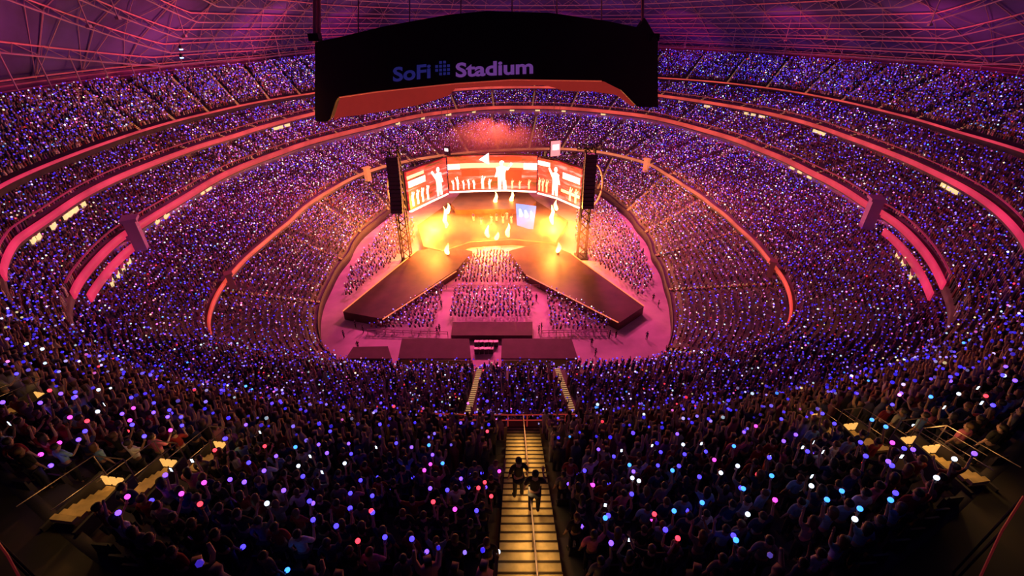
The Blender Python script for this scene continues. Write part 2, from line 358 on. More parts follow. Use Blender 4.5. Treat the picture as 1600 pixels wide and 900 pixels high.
# near corners: rails around stairwells glowing yellow
def stairwell(px, py, ln, label, grp='yellow lit stairwells in the near seats'):
    ln *= .85
    # find a spot on the near deck under the pixel
    best = None
    for yy in np.linspace(4, 60, 600):
        r_ = None
    t = np.linspace(0, 1, 60)
    for z in np.linspace(ZA, ZR, 80):
        p = bp(px, py, z); th = math.atan2(-(p[0]-CX), -(p[1]-CY)) % (2*np.pi); r = math.hypot(p[0]-CX, p[1]-CY)
        f = rt(rA, th); b = rt(rR, th); zz = ZA+(ZR-ZA)*(r-f)/(b-f)
        if best is None or abs(zz-z) < best[0]: best = (abs(zz-z), p, th)
    p, th = best[1], best[2]
    o = empty('stairwell_entry', p, label, 'stairwell', rz=-th)
    if grp: o['group'] = grp
    g = MB(); n = 7
    for i in range(n): g.box((0, .6-i*.2, .08+.09*i), (ln*.42, .15, .12))
    g.build('steps', M['tread'], o)
    for sx in (-1, 1):
        g = MB(); g.box((sx*(ln*.25+.08), .0, .3), (.07, 1.7, .45)); g.build('side_wall', M['neardeck'], o)
        g = MB(); g.tube([(sx*(ln*.25+.08), .9, 1.1), (sx*(ln*.25+.08), -.9, 1.5)], .013); g.tube([(sx*(ln*.25+.08), .9, .1), (sx*(ln*.25+.08), .9, 1.1)], .018); g.build('hand_rail', M['rail'], o)
    g = MB(); g.tube([(-ln*.25-.08, .9, 1.1), (ln*.25+.08, .9, 1.1)], .018); g.build('cross_rail', M['rail'], o)
    for k_ in range(3): g = MB(); g.box((-ln*.16+k_*ln*.16, .7, .35), (ln*.11, .05, .32)); g.build('seat_glow_panel', M['yseat'], o)  # added glowing panels standing in for seats lit yellow, not lamps
    light('POINT', Vector(p)+Vector((0, 0, 1.7)), 20, (1, .5, .12), size=.15)
    WELLS.append((p[0], p[1])); return o
WELLS = []
stairwell(152, 800, 1.8, 'yellow lit stairwell with a square rail, nearest the lower left corner')
stairwell(245, 765, 1.5, 'yellow lit stairwell right of the one nearest the lower left corner')
stairwell(330, 730, 1.3, 'yellow lit stairwell beside a bright phone screen, third from the lower left corner')
stairwell(40, 650, 1.2, 'yellow lit stairwell at the left edge of the photo')
stairwell(1345, 700, 1.5, 'orange lit stairwell right of centre with seats glowing behind')
stairwell(1285, 680, 1.2, 'yellow lit stairwell farthest from the lower right corner')
stairwell(1440, 728, 1.4, 'yellow lit stairwell with slanted bars, second from the dark right corner')
stairwell(1478, 745, 1.5, 'yellow lit stairwell with a square rail, nearest the dark right corner')
cornrail = mat('corner_rail_painted_glow', (.25, .03, .04), .5, (1, .06, .08), .05)  # faint red light painted into the pipe as emission, no lamp inside
# rails at the far bottom corners
for sx, pts, lab in ((1, [(1600, 775), (1565, 830), (1530, 905)], 'red pipe rail in the dark lower right corner'), (-1, [(-10, 838), (12, 868), (32, 905)], 'red pipe rail in the dark lower left corner')):
    ww = [unp(x, y, 9.0) for x, y in pts]; o = empty('guard_rail', (ww[1][0], ww[1][1], ZR), lab, 'railing'); O = Vector((ww[1][0], ww[1][1], ZR))
    g = MB(); g.tube([p-O for p in ww], .022); g.build('rail_bar', cornrail, o)
    for p in ww: g = MB(); g.tube([(p[0]-O[0], p[1]-O[1], 0), p-O], .025); g.build('post', M['black'], o)
# ------------------------------------------------------------------ corner brackets
def bracket(px, py, z, s, side, label, m=M['purple']):
    p = bp(px, py, z); th = math.atan2(-(p[0]-CX), -(p[1]-CY)) % (2*np.pi); rr = rt(rC if z > 15 else rD, th)-.2
    q = P(rr, th, z); o = empty('corner_bracket', q, label, 'bracket', rz=-th)
    g = MB(); g.prism([(-1.0*s, 0), (1.0*s, 0), (.8*s, 1.3*s), (-.8*s, 1.3*s)], -2.6*s, 1.6*s); g.build('pier', m, o)
    g = MB(); g.prism([(-.9*s, 0), (.9*s, 0), (1.3*s, -2.2*s), (.4*s, -2.6*s), (-1.2*s, -.8*s)], -.9*s, -.25*s); g.build('fin', m, o)
    g = MB(); g.prism([(-1.3*s, -.2*s), (1.3*s, -.2*s), (1.1*s, 1.6*s), (-1.1*s, 1.6*s)], 1.6*s, 2.0*s); g.build('cap', m, o)
bracket(207, 362, ZC, 1.25, -1, 'large purple bracket interrupting the orange-red ribbon on the left')
bracket(1370, 330, ZC, 1.3, 1, 'large purple bracket interrupting the orange-red ribbon on the right')
bm = mat('small_bracket', (.5, .3, .2), .6)
bracket(349, 440, ZD, .7, -1, 'small brown bracket on the inner orange ribbon at lower left', bm)
bracket(1216, 420, ZD, .7, 1, 'small brown bracket on the inner orange ribbon at lower right', bm)
bmo = mat('bracket_painted_glow', (.8, .45, .25), .6, (1, .3, .1), .5, sampling=False)  # orange stage light painted into these brackets as emission
bracket(573, 270, ZD, .9, -1, 'small orange bracket on the inner ribbon left of the stage', bmo)
bracket(1012, 256, ZD, .9, 1, 'small orange bracket on the inner ribbon right of the stage', bmo)

# ------------------------------------------------------------------ roof
def zroof(s, th=math.pi):
    t = np.minimum(th, 2*np.pi-th)
    return np.interp(s, [0, .35, .6, .8, .93, 1.02, 1.05], [72, 67, 61, 54, 47, 41.5, 40])+16*np.clip((R(98)-t)/R(45), 0, 1)*np.clip((1.02-s)/.05, 0, 1)
ra = arc(R(48), R(306), 259); rr_ = rt(rR, ra)
sl = np.array([1.06, 1.04, 1.0, .96, .9, .84, .76, .68, .6, .5, .4, .3]); V = []
for s_ in sl: V.append(P(rr_*s_, ra, zroof(s_, ra)+1.2))
for s_ in sl[::-1]: V.append(P(rr_*s_, ra, zroof(s_, ra)+1.7))
k = len(ra); V = np.concatenate(V); nn = 2*len(sl); Q = []
for a in range(nn):
    i = np.arange(k-1); b = (a+1) % nn; Q.append(np.stack([i+a*k, i+b*k, i+1+b*k, i+1+a*k], 1))
tag(np_mesh('ceiling', V, np.concatenate(Q), M['roof']), kind='structure')
# lower edge beam and wall of the roof
tag(ring_strip(rr_*1.045, ra, ZR+.2, 42.8, .8, mat('roof_wall', (.30, .16, .2), .8, noise=(.15, .4)), 'wall_roof_edge'), 'wall band between the last row and the roof', kind='structure')
for j, (s_, dz) in enumerate(((1.035, 1.0), (1.03, 1.9), (1.02, 2.8))):
    th = arc(R(50), R(305), 200); g = MB(); q = P(rt(rR, th)*s_, th, ZR+dz+.3)
    g.tube([Vector(p) for p in q], .13, 5); tag(g.build('edge_beam', M['pinkbeam']), 'pink lit horizontal beam on the roof edge wall, '+['lowest', 'middle', 'highest'][j]+' of three', 'beam')
TR = [(.995, .5), (.95, .55), (.90, .5), (.84, .55), (.77, .5), (.68, .6), (.58, .6)]
for j, (s_, dp) in enumerate(TR):
    th = arc(R(64), R(290), 113); r0 = rt(rR, th)*s_; z = zroof(s_, th)+.6; tr = .15
    o = empty('roof_truss', tuple(P(r0[0], th[0], z[0])), 'long curved steel truss under the roof, '+['outermost, right above the last row', 'second from the roof edge', 'third from the roof edge', 'fourth from the roof edge', 'fifth from the roof edge', 'sixth from the roof edge', 'innermost, highest in the photo'][j], 'roof truss')
    O = Vector(P(r0[0], th[0], z[0])); up = P(r0, th, z); lo = P(r0*.985, th, z-1.8-.3*(j > 3))
    g = MB(); g.tube([Vector(p)-O for p in up], tr, 5); g.build('top_chord', M['pinkbeam'], o)
    g = MB(); g.tube([Vector(p)-O for p in lo], tr, 5); g.build('bottom_chord', M['steel'], o)
    g = MB()
    for i in range(0, len(th)-2, 2): g.tube([Vector(up[i])-O, Vector(lo[i+1])-O], tr*.5, 4); g.tube([Vector(lo[i+1])-O, Vector(up[i+2])-O], tr*.5, 4)
    g.build('web_bracing', M['steel'], o)
def lab_side(th): return 'left' if th < math.pi*.93 else ('right' if th > math.pi*1.07 else 'far')
ORD = 'first second third fourth fifth sixth seventh eighth ninth tenth eleventh twelfth thirteenth fourteenth fifteenth sixteenth seventeenth eighteenth nineteenth twentieth'.split()
ORD += ['twenty-'+o_ for o_ in ORD[:9]]+['thirtieth']+['thirty-'+o_ for o_ in ORD[:9]]+['fortieth']+['forty-'+o_ for o_ in ORD[:9]]
CNT = {}
def nth(k): CNT[k] = CNT.get(k, 0)+1; return ORD[CNT[k]-1]
for t in np.linspace(R(58), R(298), 34):        # radial ribs and diagonals between the trusses
    for dt, nm, rad in ((0, 'roof_rib', .14), (.16, 'roof_brace', .075), (-.16, 'roof_brace', .075)):
        pts = []
        for s_ in np.linspace(1.03, .45, 9):
            tt = t+dt*(1.03-s_)/.58*2.2; pts.append(Vector(P(rt(rR, tt)*s_, tt, zroof(s_, tt)+.7)))
        x, y, d = proj([tuple(p) for p in pts])
        if not np.any((x > 0) & (x < 1600) & (y > -5)): continue
        g = MB(); g.tube(pts, rad, 5); o = g.build(nm, M['steel'], origin=pts[0])
        kind = 'straight steel rib running up' if dt == 0 else ('thin brace slanting one way across' if dt > 0 else 'thin brace slanting back across')
        tag(o, kind+' the roof, '+nth(kind)+' of its sort from the left', 'roof beam', kind.split()[0]+' roof '+('ribs' if dt == 0 else 'braces leaning '+('one way' if dt > 0 else 'back')))
for i, t in enumerate(np.linspace(R(60), R(296), 49)):     # columns at the roof edge
    s_ = 1.0; q = P(rt(rR, t)*s_+.6, t, ZR); x, y, d = proj(q)
    if not (-20 < x < 1620): continue
    hh = float(zroof(.97, t))-ZR+1.5
    o = empty('roof_column', q, 'slim steel post rising from the last row to the roof, '+nth('post')+' from the left', 'column', 'roof posts on the '+lab_side(t)+' side')
    g = MB(); g.tube([(0, 0, 0), (0, 0, hh)], .14, 6); g.build('post', M['steel'], o)
    g = MB(); g.box((0, 0, .15), (.8, .8, .3)); g.build('base_plate', M['steel'], o)
for px, s0 in ((50, .8), (116, .9), (167, .86), (275, .84), (330, .9), (388, .9), (430, .93), (455, .9), (1073, .93), (1150, .9), (1183, .9), (1235, .86), (1300, .84), (1468, .8)):   # hangers hanging from the trusses
    best = min((abs(float(proj(P(rt(rR, t)*s0, t, zroof(s0, t)))[0])-px), t) for t in np.linspace(R(60), R(297), 500)); t = best[1]
    q = P(rt(rR, t)*s0, t, zroof(s0, t)-5.0); g = MB(); g.tube([(0, 0, 0), (0, 0, 5.8)], .12, 5); g.box((0, 0, .2), (.7, .7, .5))
    o = g.build('roof_hanger', M['steel']); o.location = q; tag(o, 'thin vertical hanger dropping from a roof truss, '+nth('hanger')+' from the left', 'hanger', 'roof hangers '+lab_side(t))
ta_, tb_ = px_theta(112, 165, ZR+1.5), px_theta(208, 144, ZR+1.5); th = arc(min(ta_, tb_), max(ta_, tb_), 40)
tag(ring_strip(rt(rR, th)+1.2, th, ZR+.6, ZR+1.7, .2, mat('strip_yellow', (.5, .4, .1), .5, (.8, .6, .05), .5, noise=(.5, .5)), 'strip_light'), 'yellow glowing strip behind the last row at the far left of the top tier', 'strip light')
# blue lamp pair in the left roof
for px, py, lab in ((283, 77, 'small bright blue lamp high in the left roof'), (284, 90, 'dimmer blue lamp just under the bright one in the left roof')):
    q = unp(px, py, 95); o = empty('roof_lamp', q, lab, 'lamp')
    g = MB(); g.lathe([(.1, 0), (.32, .1), (.36, .5), (.2, .75)], (0, 0, 0), 12); g.build('lamp_head', M['darkmetal'], o)
    g = MB(); g.lathe([(.3, -.12), (.36, -.02), (.3, .06)], (0, 0, 0), 12); g.build('lens', mat('blue_lens', (.2, .4, 1), .4, (.25, .5, 1), 8, sampling=False), o)
    g = MB(); g.tube([(0, 0, .7), (0, 0, 1.2)], .05); g.build('hook', M['darkmetal'], o)
for t in np.linspace(R(72), R(285), 10):
    q = P(rt(rR, t)*.72, t, 39.0); q2 = P(rt(rR, t)*.95, t, 53.0)
    light('SPOT', q, 11000*(1 if 1.8 < t < 4.5 else .8), (1, .03, .2), q2, .2, spot=74, blend=.7)
    q = P(rt(rR, t)*.4, t, 46.0); q2 = P(rt(rR, t)*.7, t, 60.0)
    light('SPOT', q, 8000, (.22, .05, .6), q2, .2, spot=110, blend=1)
# ------------------------------------------------------------------ the hanging video board
def bdep(px): u = (px-492)/536; return 60+12*(1-(2*u-1)**2)+1.5*u
TOP = [(492, 66), (510, 62), (530, 58), (600, 41), (700, 23), (760, 17), (860, 20), (950, 33), (998, 43), (1008, 28), (1028, 62)]
BOT = [(492, 186), (498, 191), (515, 189), (526, 153), (587, 144), (711, 131), (800, 125), (943, 127), (971, 141), (996, 167), (1028, 168)]
ub = np.concatenate([np.linspace(492, 528, 10), np.linspace(532, 940, 46), np.linspace(944, 1028, 26)])
def board(nm, us, top, bot, d0, thick, m, parent, org):
    vs = []
    for x in us:
        for yy in (np.interp(x, *zip(*top)), np.interp(x, *zip(*bot))):
            for dd in (0, thick): vs.append(unp(x, yy, bdep(x)+d0)+Vector((0, dd, 0))-org)
    g = MB(); fs = []; n = len(us)
    for i in range(n-1):
        a = 4*i; b = a+4; fs += [(a, a+2, b+2, b), (a+1, b+1, b+3, a+3), (a, b, b+1, a+1), (a+2, a+3, b+3, b+2)]
    fs += [(0, 1, 3, 2), (4*n-4, 4*n-2, 4*n-1, 4*n-3)]
    g.add(vs, fs); return g.build(nm, m, parent)
org = unp(760, 70, 72); bo = empty('hanging_video_board', org, 'huge dark curved video board with a stadium name, hung under the roof', 'video board')
brd = mat('board_face', (.02, .018, .02), .75, noise=(.05, .4))
board('display_panel', ub, TOP, BOT, 0, 1.6, brd, bo, org)
SB = [(520, 190), (526, 184), (560, 180), (601, 174), (655, 164), (700, 150), (712, 138), (730, 136), (850, 133), (866, 137), (880, 142), (925, 143), (962, 148), (993, 170)]
ST = [(520, 150), (587, 139), (711, 126), (800, 119), (943, 121), (993, 150)]
SB = [(x, max(y, np.interp(x, *zip(*ST))+4)) for x, y in SB]
us = np.linspace(522, 991, 80)
board('rear_soffit', us, ST, SB, 3.5, 1.0, mat('soffit_painted_light', (.6, .12, .09), .7, (.7, .05, .04), .28, noise=(.1, .35)), bo, org)  # red light from the stage painted into the soffit's colour and emission
g = MB()
e = [unp(x, np.interp(x, *zip(*BOT))-.3, bdep(x)-.1)-org for x in np.linspace(530, 940, 50)]; g.tube(e, .09, 5); g.build('lower_edge_trim', mat('red_trim', (.7, .15, .1), .5, (.8, .1, .06), .35), bo)
for px, y0, y1 in ((492, -30, 66), (498, -30, 60), (1004, -30, 40)):
    g = MB(); d = bdep(px)+.8; g.tube([unp(px, y1, d)-org, unp(px, y0, d)-org], .28 if px < 1000 else .22, 8); g.build('suspension_cable', M['pinkbeam'], bo)
for px in (560, 640, 720, 800, 870, 940):
    g = MB(); d = bdep(px)+.8; yt = np.interp(px, *zip(*TOP)); g.tube([unp(px, yt+1, d)-org, unp(px, yt-60, d)-org], .1, 5); g.build('hanging_rod', M['steel'], bo)
for px in (493, 1020): g = MB(); g.box(unp(px, 62, bdep(px)+.8)-org+Vector((0, 0, .3)), (1.4, 1.4, .9)); g.build('corner_hoist', M['darkmetal'], bo)
def sign(txt, nm, x0, x1, yb0, yb1, hpx, m, bold=.02, ratio=1.0):
    c = bpy.data.curves.new('t', 'FONT'); c.body = txt; c.offset = bold; c.extrude = 0; c.resolution_u = 4
    to = bpy.data.objects.new('t', c); COL.objects.link(to); bpy.context.view_layer.update()
    me = bpy.data.meshes.new_from_object(to.evaluated_get(bpy.context.evaluated_depsgraph_get())); bpy.data.objects.remove(to)
    bm = bmesh.new(); bm.from_mesh(me)
    xs = [v.co.x for v in bm.verts]; ys = [v.co.y for v in bm.verts]; X0, X1, Y1 = min(xs), max(xs), .69
    r = bmesh.ops.extrude_face_region(bm, geom=bm.faces[:]); 
    for v in r['geom']:
        if isinstance(v, bmesh.types.BMVert): v.co.z = 1
    for v in bm.verts:
        u = (v.co.x-X0)/(X1-X0); px = x0+(x1-x0)*u; py = yb0+(yb1-yb0)*u-hpx*v.co.y/Y1
        v.co = unp(px, py, bdep(px)-.02-.16*v.co.z)-org
    bm.normal_update(); bm.to_mesh(me); bm.free(); me.materials.clear(); me.materials.append(m)
    me.name = nm; o = bpy.data.objects.new(nm, me); COL.objects.link(o); o.parent = bo; return o
sign('SoFi', 'sign_word', 614, 673, 127, 121, 21, M['text_blue'], .03)
sign('Stadium', 'sign_word', 712, 833, 120, 114, 21, M['text_violet'], .03)
g = MB()
for i in range(4):
    for j in range(4):
        if (i, j) in ((0, 3), (3, 3), (0, 0)): continue
        x, y_ = 680+i*6.2, 118-j*6.0-i*.4; q = [unp(x+a, y_+b, bdep(x)-.15)-org for a, b in ((0, 0), (4.2, 0), (4.2, -4.2), (0, -4.2))]; q2 = [p+Vector((0, .14, 0)) for p in q]
        g.add(q+q2, [(0, 1, 2, 3), (7, 6, 5, 4), (0, 4, 5, 1), (1, 5, 6, 2), (2, 6, 7, 3), (3, 7, 4, 0)])
g.build('logo_grid', M['text_blue'], bo)
# ------------------------------------------------------------------ stage
def bpp(x, y, z=0): p = bp(x, y, z); return (p[0], p[1])
def pxprism(nm, pxs, z0, z1, m, parent=None, label=None, cat=None, kind=None):
    poly = [bpp(x, y, z1) for x, y in pxs]; o3 = (poly[0][0], poly[0][1], z0); g = MB(); g.prism(poly, z0, z1)
    o = g.build(nm, m, parent, origin=o3 if parent is None else None); tag(o, label, cat, None, kind); return o
so = empty('concert_stage', (0, 0, 0), 'orange lit V-shaped concert stage deck with two long diagonal runways', 'stage')
pxprism('main_deck', [(652, 352), (700, 318), (838, 314), (888, 345), (868, 378), (800, 372), (735, 376), (690, 392), (662, 385)], .05, 2.0, M['stage'], so)
pxprism('left_runway', [(536, 487), (596, 498), (715, 420), (738, 392), (690, 384), (652, 392)], .05, 1.9, M['runway'], so)
pxprism('right_runway', [(1006, 479), (968, 504), (820, 428), (795, 392), (850, 378), (892, 396)], .05, 1.9, M['runway'], so)
pxprism('upper_deck', [(705, 318), (720, 300), (822, 298), (838, 314), (828, 326), (712, 328)], 2.0, 3.4, M['stage'], so)
eg = mat('stage_edge_light', (1, .5, .2), .5, (1, .25, .1), .7, sampling=False)
for pts in ([(598, 499), (713, 424)], [(966, 504), (822, 430)], [(536, 486), (650, 393)], [(1006, 478), (893, 397)], [(690, 393), (735, 378), (800, 374), (866, 380)]):
    g = MB(); g.tube([Vector((*bpp(x, y, 1.95), 1.97)) for x, y in pts], .12, 5); g.build('edge_strip', eg, so)
# --- video screens
def screen_mat(nm):
    m = bpy.data.materials.new(nm); m.use_nodes = True; nt = m.node_tree; b = nt.nodes['Principled BSDF']; L = nt.links.new
    tc = nt.nodes.new('ShaderNodeTexCoord'); mp = nt.nodes.new('ShaderNodeMapping'); mp.inputs['Scale'].default_value = (.10, .1, .62)
    n = nt.nodes.new('ShaderNodeTexNoise'); n.inputs['Scale'].default_value = 1.0; n.inputs['Detail'].default_value = 5; n.inputs['Roughness'].default_value = .6
    r = nt.nodes.new('ShaderNodeValToRGB'); e = r.color_ramp.elements
    e[0].position = .36; e[0].color = (.10, .0, .002, 1); e[1].position = .66; e[1].color = (1, .45, .40, 1)
    k = e.new(.48); k.color = (.75, .008, .02, 1); k = e.new(.56); k.color = (1, .05, .06, 1)
    L(tc.outputs['Object'], mp.inputs[0]); L(mp.outputs[0], n.inputs['Vector']); L(n.outputs[0], r.inputs[0]); L(r.outputs[0], b.inputs['Emission Color'])
    b.inputs['Emission Strength'].default_value = 1.0; b.inputs['Base Color'].default_value = (.02, .02, .02, 1); return m
SM = screen_mat('screen_image')
ZS = 6.0
def screen(label, pts, h):              # pts: pixel points of the lower edge at z = ZS
    W = [bp(x, y, ZS) for x, y in pts]; O = W[0].copy(); o = empty('video_screen', O, label, 'video screen')
    def pt(u, v, d=0):
        s_ = u*(len(W)-1); i = min(int(s_), len(W)-2); a = W[i].lerp(W[i+1], s_-i); t = (W[i+1]-W[i]).normalized(); nrm = Vector((t.y, -t.x, 0))
        return a+nrm*d+Vector((0, 0, v*h))-O
    U = np.linspace(0, 1, 25)
    def slab(nm, u0, u1, v0, v1, d0, d1, m, vf=None):
        g = MB(); us_ = np.linspace(u0, u1, max(2, int((u1-u0)*24)+2)); vs = []
        for u in us_: vs += [pt(u, v0, d0), pt(u, v1, d0), pt(u, v1, d1), pt(u, v0, d1)]
        fs = []
        for i in range(len(us_)-1):
            a = 4*i; fs += [(a+j, a+(j+1) % 4, a+4+(j+1) % 4, a+4+j) for j in range(4)]
        n = len(vs); fs += [(3, 2, 1, 0), (n-4, n-3, n-2, n-1)]; g.add(vs, fs); return g.build(nm, m, o)
    slab('display_panel', 0, 1, 0, 1, .12, -.5, SM); slab('back_frame', -0, 1, -.03, 1.03, -.5, -1.2, M['darkmetal'])
    slab('lower_edge_light', 0, 1, -.05, -.02, .2, -.4, M['scr_white'])
    return o, slab, pt
def figure(o, pt, u, v0, s, m, arm=1, nm='displayed_figure'):
    # silhouette shown on the screen: head, torso, legs, one raised arm, with its own small thickness
    g = MB()
    def poly(ps):
        a = [pt(u+x*s, v0+y*s, .2) for x, y in ps]; b = [pt(u+x*s, v0+y*s, .13) for x, y in ps]; n = len(ps)
        g.add(a+b, [tuple(range(n)), tuple(range(2*n-1, n-1, -1))]+[(i, n+i, n+(i+1) % n, (i+1) % n) for i in range(n)])
    k = FW
    poly([(-.09*k, 0), (-.03*k, 0), (0, .38), (.03*k, 0), (.1*k, 0), (.09*k, .5), (.12*k, .74), (.03*k, .8), (-.03*k, .8), (-.13*k, .74), (-.09*k, .5)])
    poly([(k*.055*math.cos(a), .89+.085*math.sin(a)) for a in np.linspace(0, 6.28, 12, endpoint=False)])
    poly([(.09*k*arm, .72), (.2*k*arm, .92), (.25*k*arm, .88), (.12*k*arm, .62)][::1 if arm > 0 else -1]); poly([(-.1*k*arm, .72), (-.16*k*arm, .42), (-.11*k*arm, .42), (-.06*k*arm, .66)][::1 if arm > 0 else -1])
    g.build(nm, m, o)
FW = .55
o, slab, pt = screen('wide centre video screen with a large white dancing figure and a triangle', [(702, 299), (740, 297), (790, 296), (838, 298)], 10.5)
slab('displayed_bar', .0, 1, .66, .80, .12, .2, M['scr_pink']); slab('displayed_bar', 0, .16, .64, .78, .12, .24, M['scr_white']); slab('displayed_bar', .86, 1, .62, .80, .12, .24, M['scr_white'])
slab('displayed_dark_block', .62, .84, .28, .58, .12, .2, M['scr_dark']); slab('displayed_dark_block', .18, .4, .42, .6, .12, .2, M['scr_dark']); slab('displayed_dark_block', .47, .84, .86, .97, .12, .2, M['scr_dark'])
figure(o, pt, .63, .02, .86, M['scr_white'], 1); FW = .3
for u, s_ in ((.06, .3), (.12, .4), (.2, .28), (.27, .3), (.34, .28), (.43, .4), (.5, .3), (.74, .3), (.82, .26), (.92, .3)): figure(o, pt, u, .04, s_, M['scr_pink'] if u > .5 else M['scr_white'], -1 if u < .4 else 1)
g = MB(); a = [pt(.40, .90, .4), pt(.50, 1.08, .4), pt(.50, .76, .4)]; b = [p+Vector((0, .25, 0)) for p in a]; g.add(a+b, [(0, 2, 1), (3, 4, 5), (0, 1, 4, 3), (1, 2, 5, 4), (2, 0, 3, 5)]); g.build('displayed_triangle', M['scr_white'], o)
FW = .9
o, slab, pt = screen('left wing video screen angled towards the centre, with a white figure on its right', [(641, 329), (672, 314), (700, 301)], 10.5)
slab('displayed_bar', .02, .42, .60, .76, .12, .24, M['scr_white']); slab('displayed_bar', 0, .4, .82, .9, .12, .2, M['scr_pink'])
figure(o, pt, .76, .04, .82, M['scr_white'], -1); FW = .5
for u in (.08, .2, .32, .45): figure(o, pt, u, .08, .4, M['scr_white'], 1)
FW = .9
o, slab, pt = screen('right wing video screen angled towards the centre, with a white figure on its left', [(840, 300), (870, 308), (905, 323)], 10.5)
slab('displayed_bar', .62, .98, .60, .76, .12, .24, M['scr_white']); slab('displayed_bar', .6, 1, .22, .3, .12, .2, M['scr_pink']); slab('displayed_bar', 0, .3, .8, .92, .12, .2, M['scr_white'])
figure(o, pt, .45, .04, .82, M['scr_white'], -1); FW = .5
for u in (.05, .14, .24, .8, .92): figure(o, pt, u, .06, .4, M['scr_pink'], 1)
# small side screens higher up
for px, py, lab, s_ in ((868, 232, 'small bright screen hung high right of the centre screen', 1.0), (698, 236, 'small dim screen hung high left of the centre screen', .55)):
    q = unp(px, py, 140); o = empty('side_screen', q, lab, 'video screen', rz=.4 if px > 800 else -.4)
    g = MB(); g.box((0, 0, 0), (3.2*s_, .3, 4.6*s_)); g.build('display_panel', M['scr_pink'] if s_ == 1 else M['case'], o)
    g = MB(); g.box((0, -.2, .4), (2.2*s_, .1, 1.6*s_)); g.build('displayed_bar', M['scr_white'], o)
    g = MB(); g.box((0, .35, 0), (3.6*s_, .4, 5*s_)); g.build('back_frame', M['darkmetal'], o)
    for x in (-1, 1):
        g = MB(); g.tube([(x, .3, 2.2*s_), (x, .3, 14)], .08, 5); g.build('hanging_cable', M['darkmetal'], o)
# --- line arrays on towers
def truss(g, a, b, w, n, r=.07, mi=0):
    a, b = Vector(a), Vector(b); t = (b-a).normalized(); u = t.cross(Vector((0, 1, .01))).normalized()*w/2; v = t.cross(u).normalized()*w/2
    cs = [u+v, u-v, -u-v, -u+v]
    for c in cs: g.tube([a+c, b+c], r, 5, mi)
    for i in range(n):
        p, q = a.lerp(b, i/n), a.lerp(b, (i+1)/n)
        for k in range(4): g.tube([p+cs[k], q+cs[(k+1) % 4]], r*.6, 4, mi)
def tower(px, py, h, lab):
    b = bp(px, py, 0); o = empty('speaker_tower', b, lab, 'speaker tower')
    g = MB(); truss(g, (0, 0, 0), (0, 0, h), 2.0, 14, .17); g.build('mast', M['darkmetal'], o)
    g = MB(); g.box((0, 0, .25), (3.2, 3.2, .5)); g.build('base', M['case'], o)
    for k in range(14):
        z = h-1.5-k*.85; g = MB(); a = -.04*k*.6; g.box((0, -1.5-.01*k*k, z), (2.6, 1.3, .8), 0, 0, .97); g.build('speaker_cabinet', M['case'], o)
    g = MB(); truss(g, (-3, 0, h), (3, 0, h), 1.0, 5, .08); g.build('cross_truss', M['darkmetal'], o)
tower(637, 410, 27, 'dark speaker tower left of the stage, beside the left wing screen')
tower(908, 402, 27, 'dark speaker tower right of the stage, beside the right wing screen')
for px, py, sgn, lab in ((625, 300, -1, 'curved cable loop hanging left of the left speaker tower'), (922, 290, 1, 'curved cable loop hanging right of the right speaker tower')):
    q = unp(px, py, 118); g = MB(); g.tube([(sgn*3.2*math.sin(a), 0, 6.0*math.cos(a)) for a in np.linspace(.05, 3.1, 20)], .28, 6)
    o = g.build('cable_loop', M['steel']); o.location = q; tag(o, lab, 'cable')
# overhead lighting truss with lamps
for (x0, y0), (x1, y1), lab in (((690, 262), (640, 250), 'left'), ((845, 250), (905, 248), 'right')):
    A, B = unp(x0, y0, 136), unp(x1, y1, 124); o = empty('lighting_truss', A, 'dark lighting truss above the '+lab+' wing screen', 'truss')
    g = MB(); truss(g, (0, 0, 0), B-A, 1.1, 9, .09); g.build('truss_frame', M['darkmetal'], o)
    for k in range(6):
        c = (B-A)*((k+.5)/6)-Vector((0, 0, 1.1)); g = MB(); g.lathe([(.35, -.5), (.42, 0), (.2, .5)], c, 8); l = g.build('lamp_head', M['case'], o)
# --- pyro flames
for px, py, h, lab in ((697, 358, 6.5, 'tall pyro flame at the left of the stage'), (862, 352, 6.0, 'tall pyro flame at the right of the stage'), (762, 372, 3.6, 'left flame of the trio at the front of the stage'), (777, 376, 2.4, 'short middle flame of the trio at the front of the stage'), (794, 371, 4.0, 'right flame of the trio at the front of the stage'), (700, 398, 3.0, 'low flame on the left runway'), (872, 396, 3.0, 'low flame on the right runway'), (775, 322, 4.6, 'thin flame behind the dancers, left one'), (800, 320, 4.6, 'thin flame behind the dancers, right one'), (868, 330, 3.4, 'small flame right behind the tall right one'), (701, 335, 3.4, 'small flame right behind the tall left one')):
    b = bp(px, py, 2.0); o = empty('pyro_flame', b, lab, 'flame')
    for nm, m, k in (('flame_body', M['flame'], 1.0), ('flame_core', M['flamehot'], .55)):
        g = MB(); pr = [(.25, .25), (.55, .2*h), (.6, .4*h), (.42, .65*h), (.2, .85*h), (.03, h)]; g.lathe([(a*k, z*(k*.3+.7)) for a, z in pr], (0, 0, 0), 10)
        fo = g.build(nm, m, o, smooth=True)
        for v in fo.data.vertices: v.co.x += .25*math.sin(v.co.z*1.7+px); v.co.y += .2*math.cos(v.co.z*1.3+px); 
    g = MB(); g.lathe([(.35, 0), (.35, .25), (.2, .3)], (0, 0, 0), 10); g.build('burner', M['case'], o)
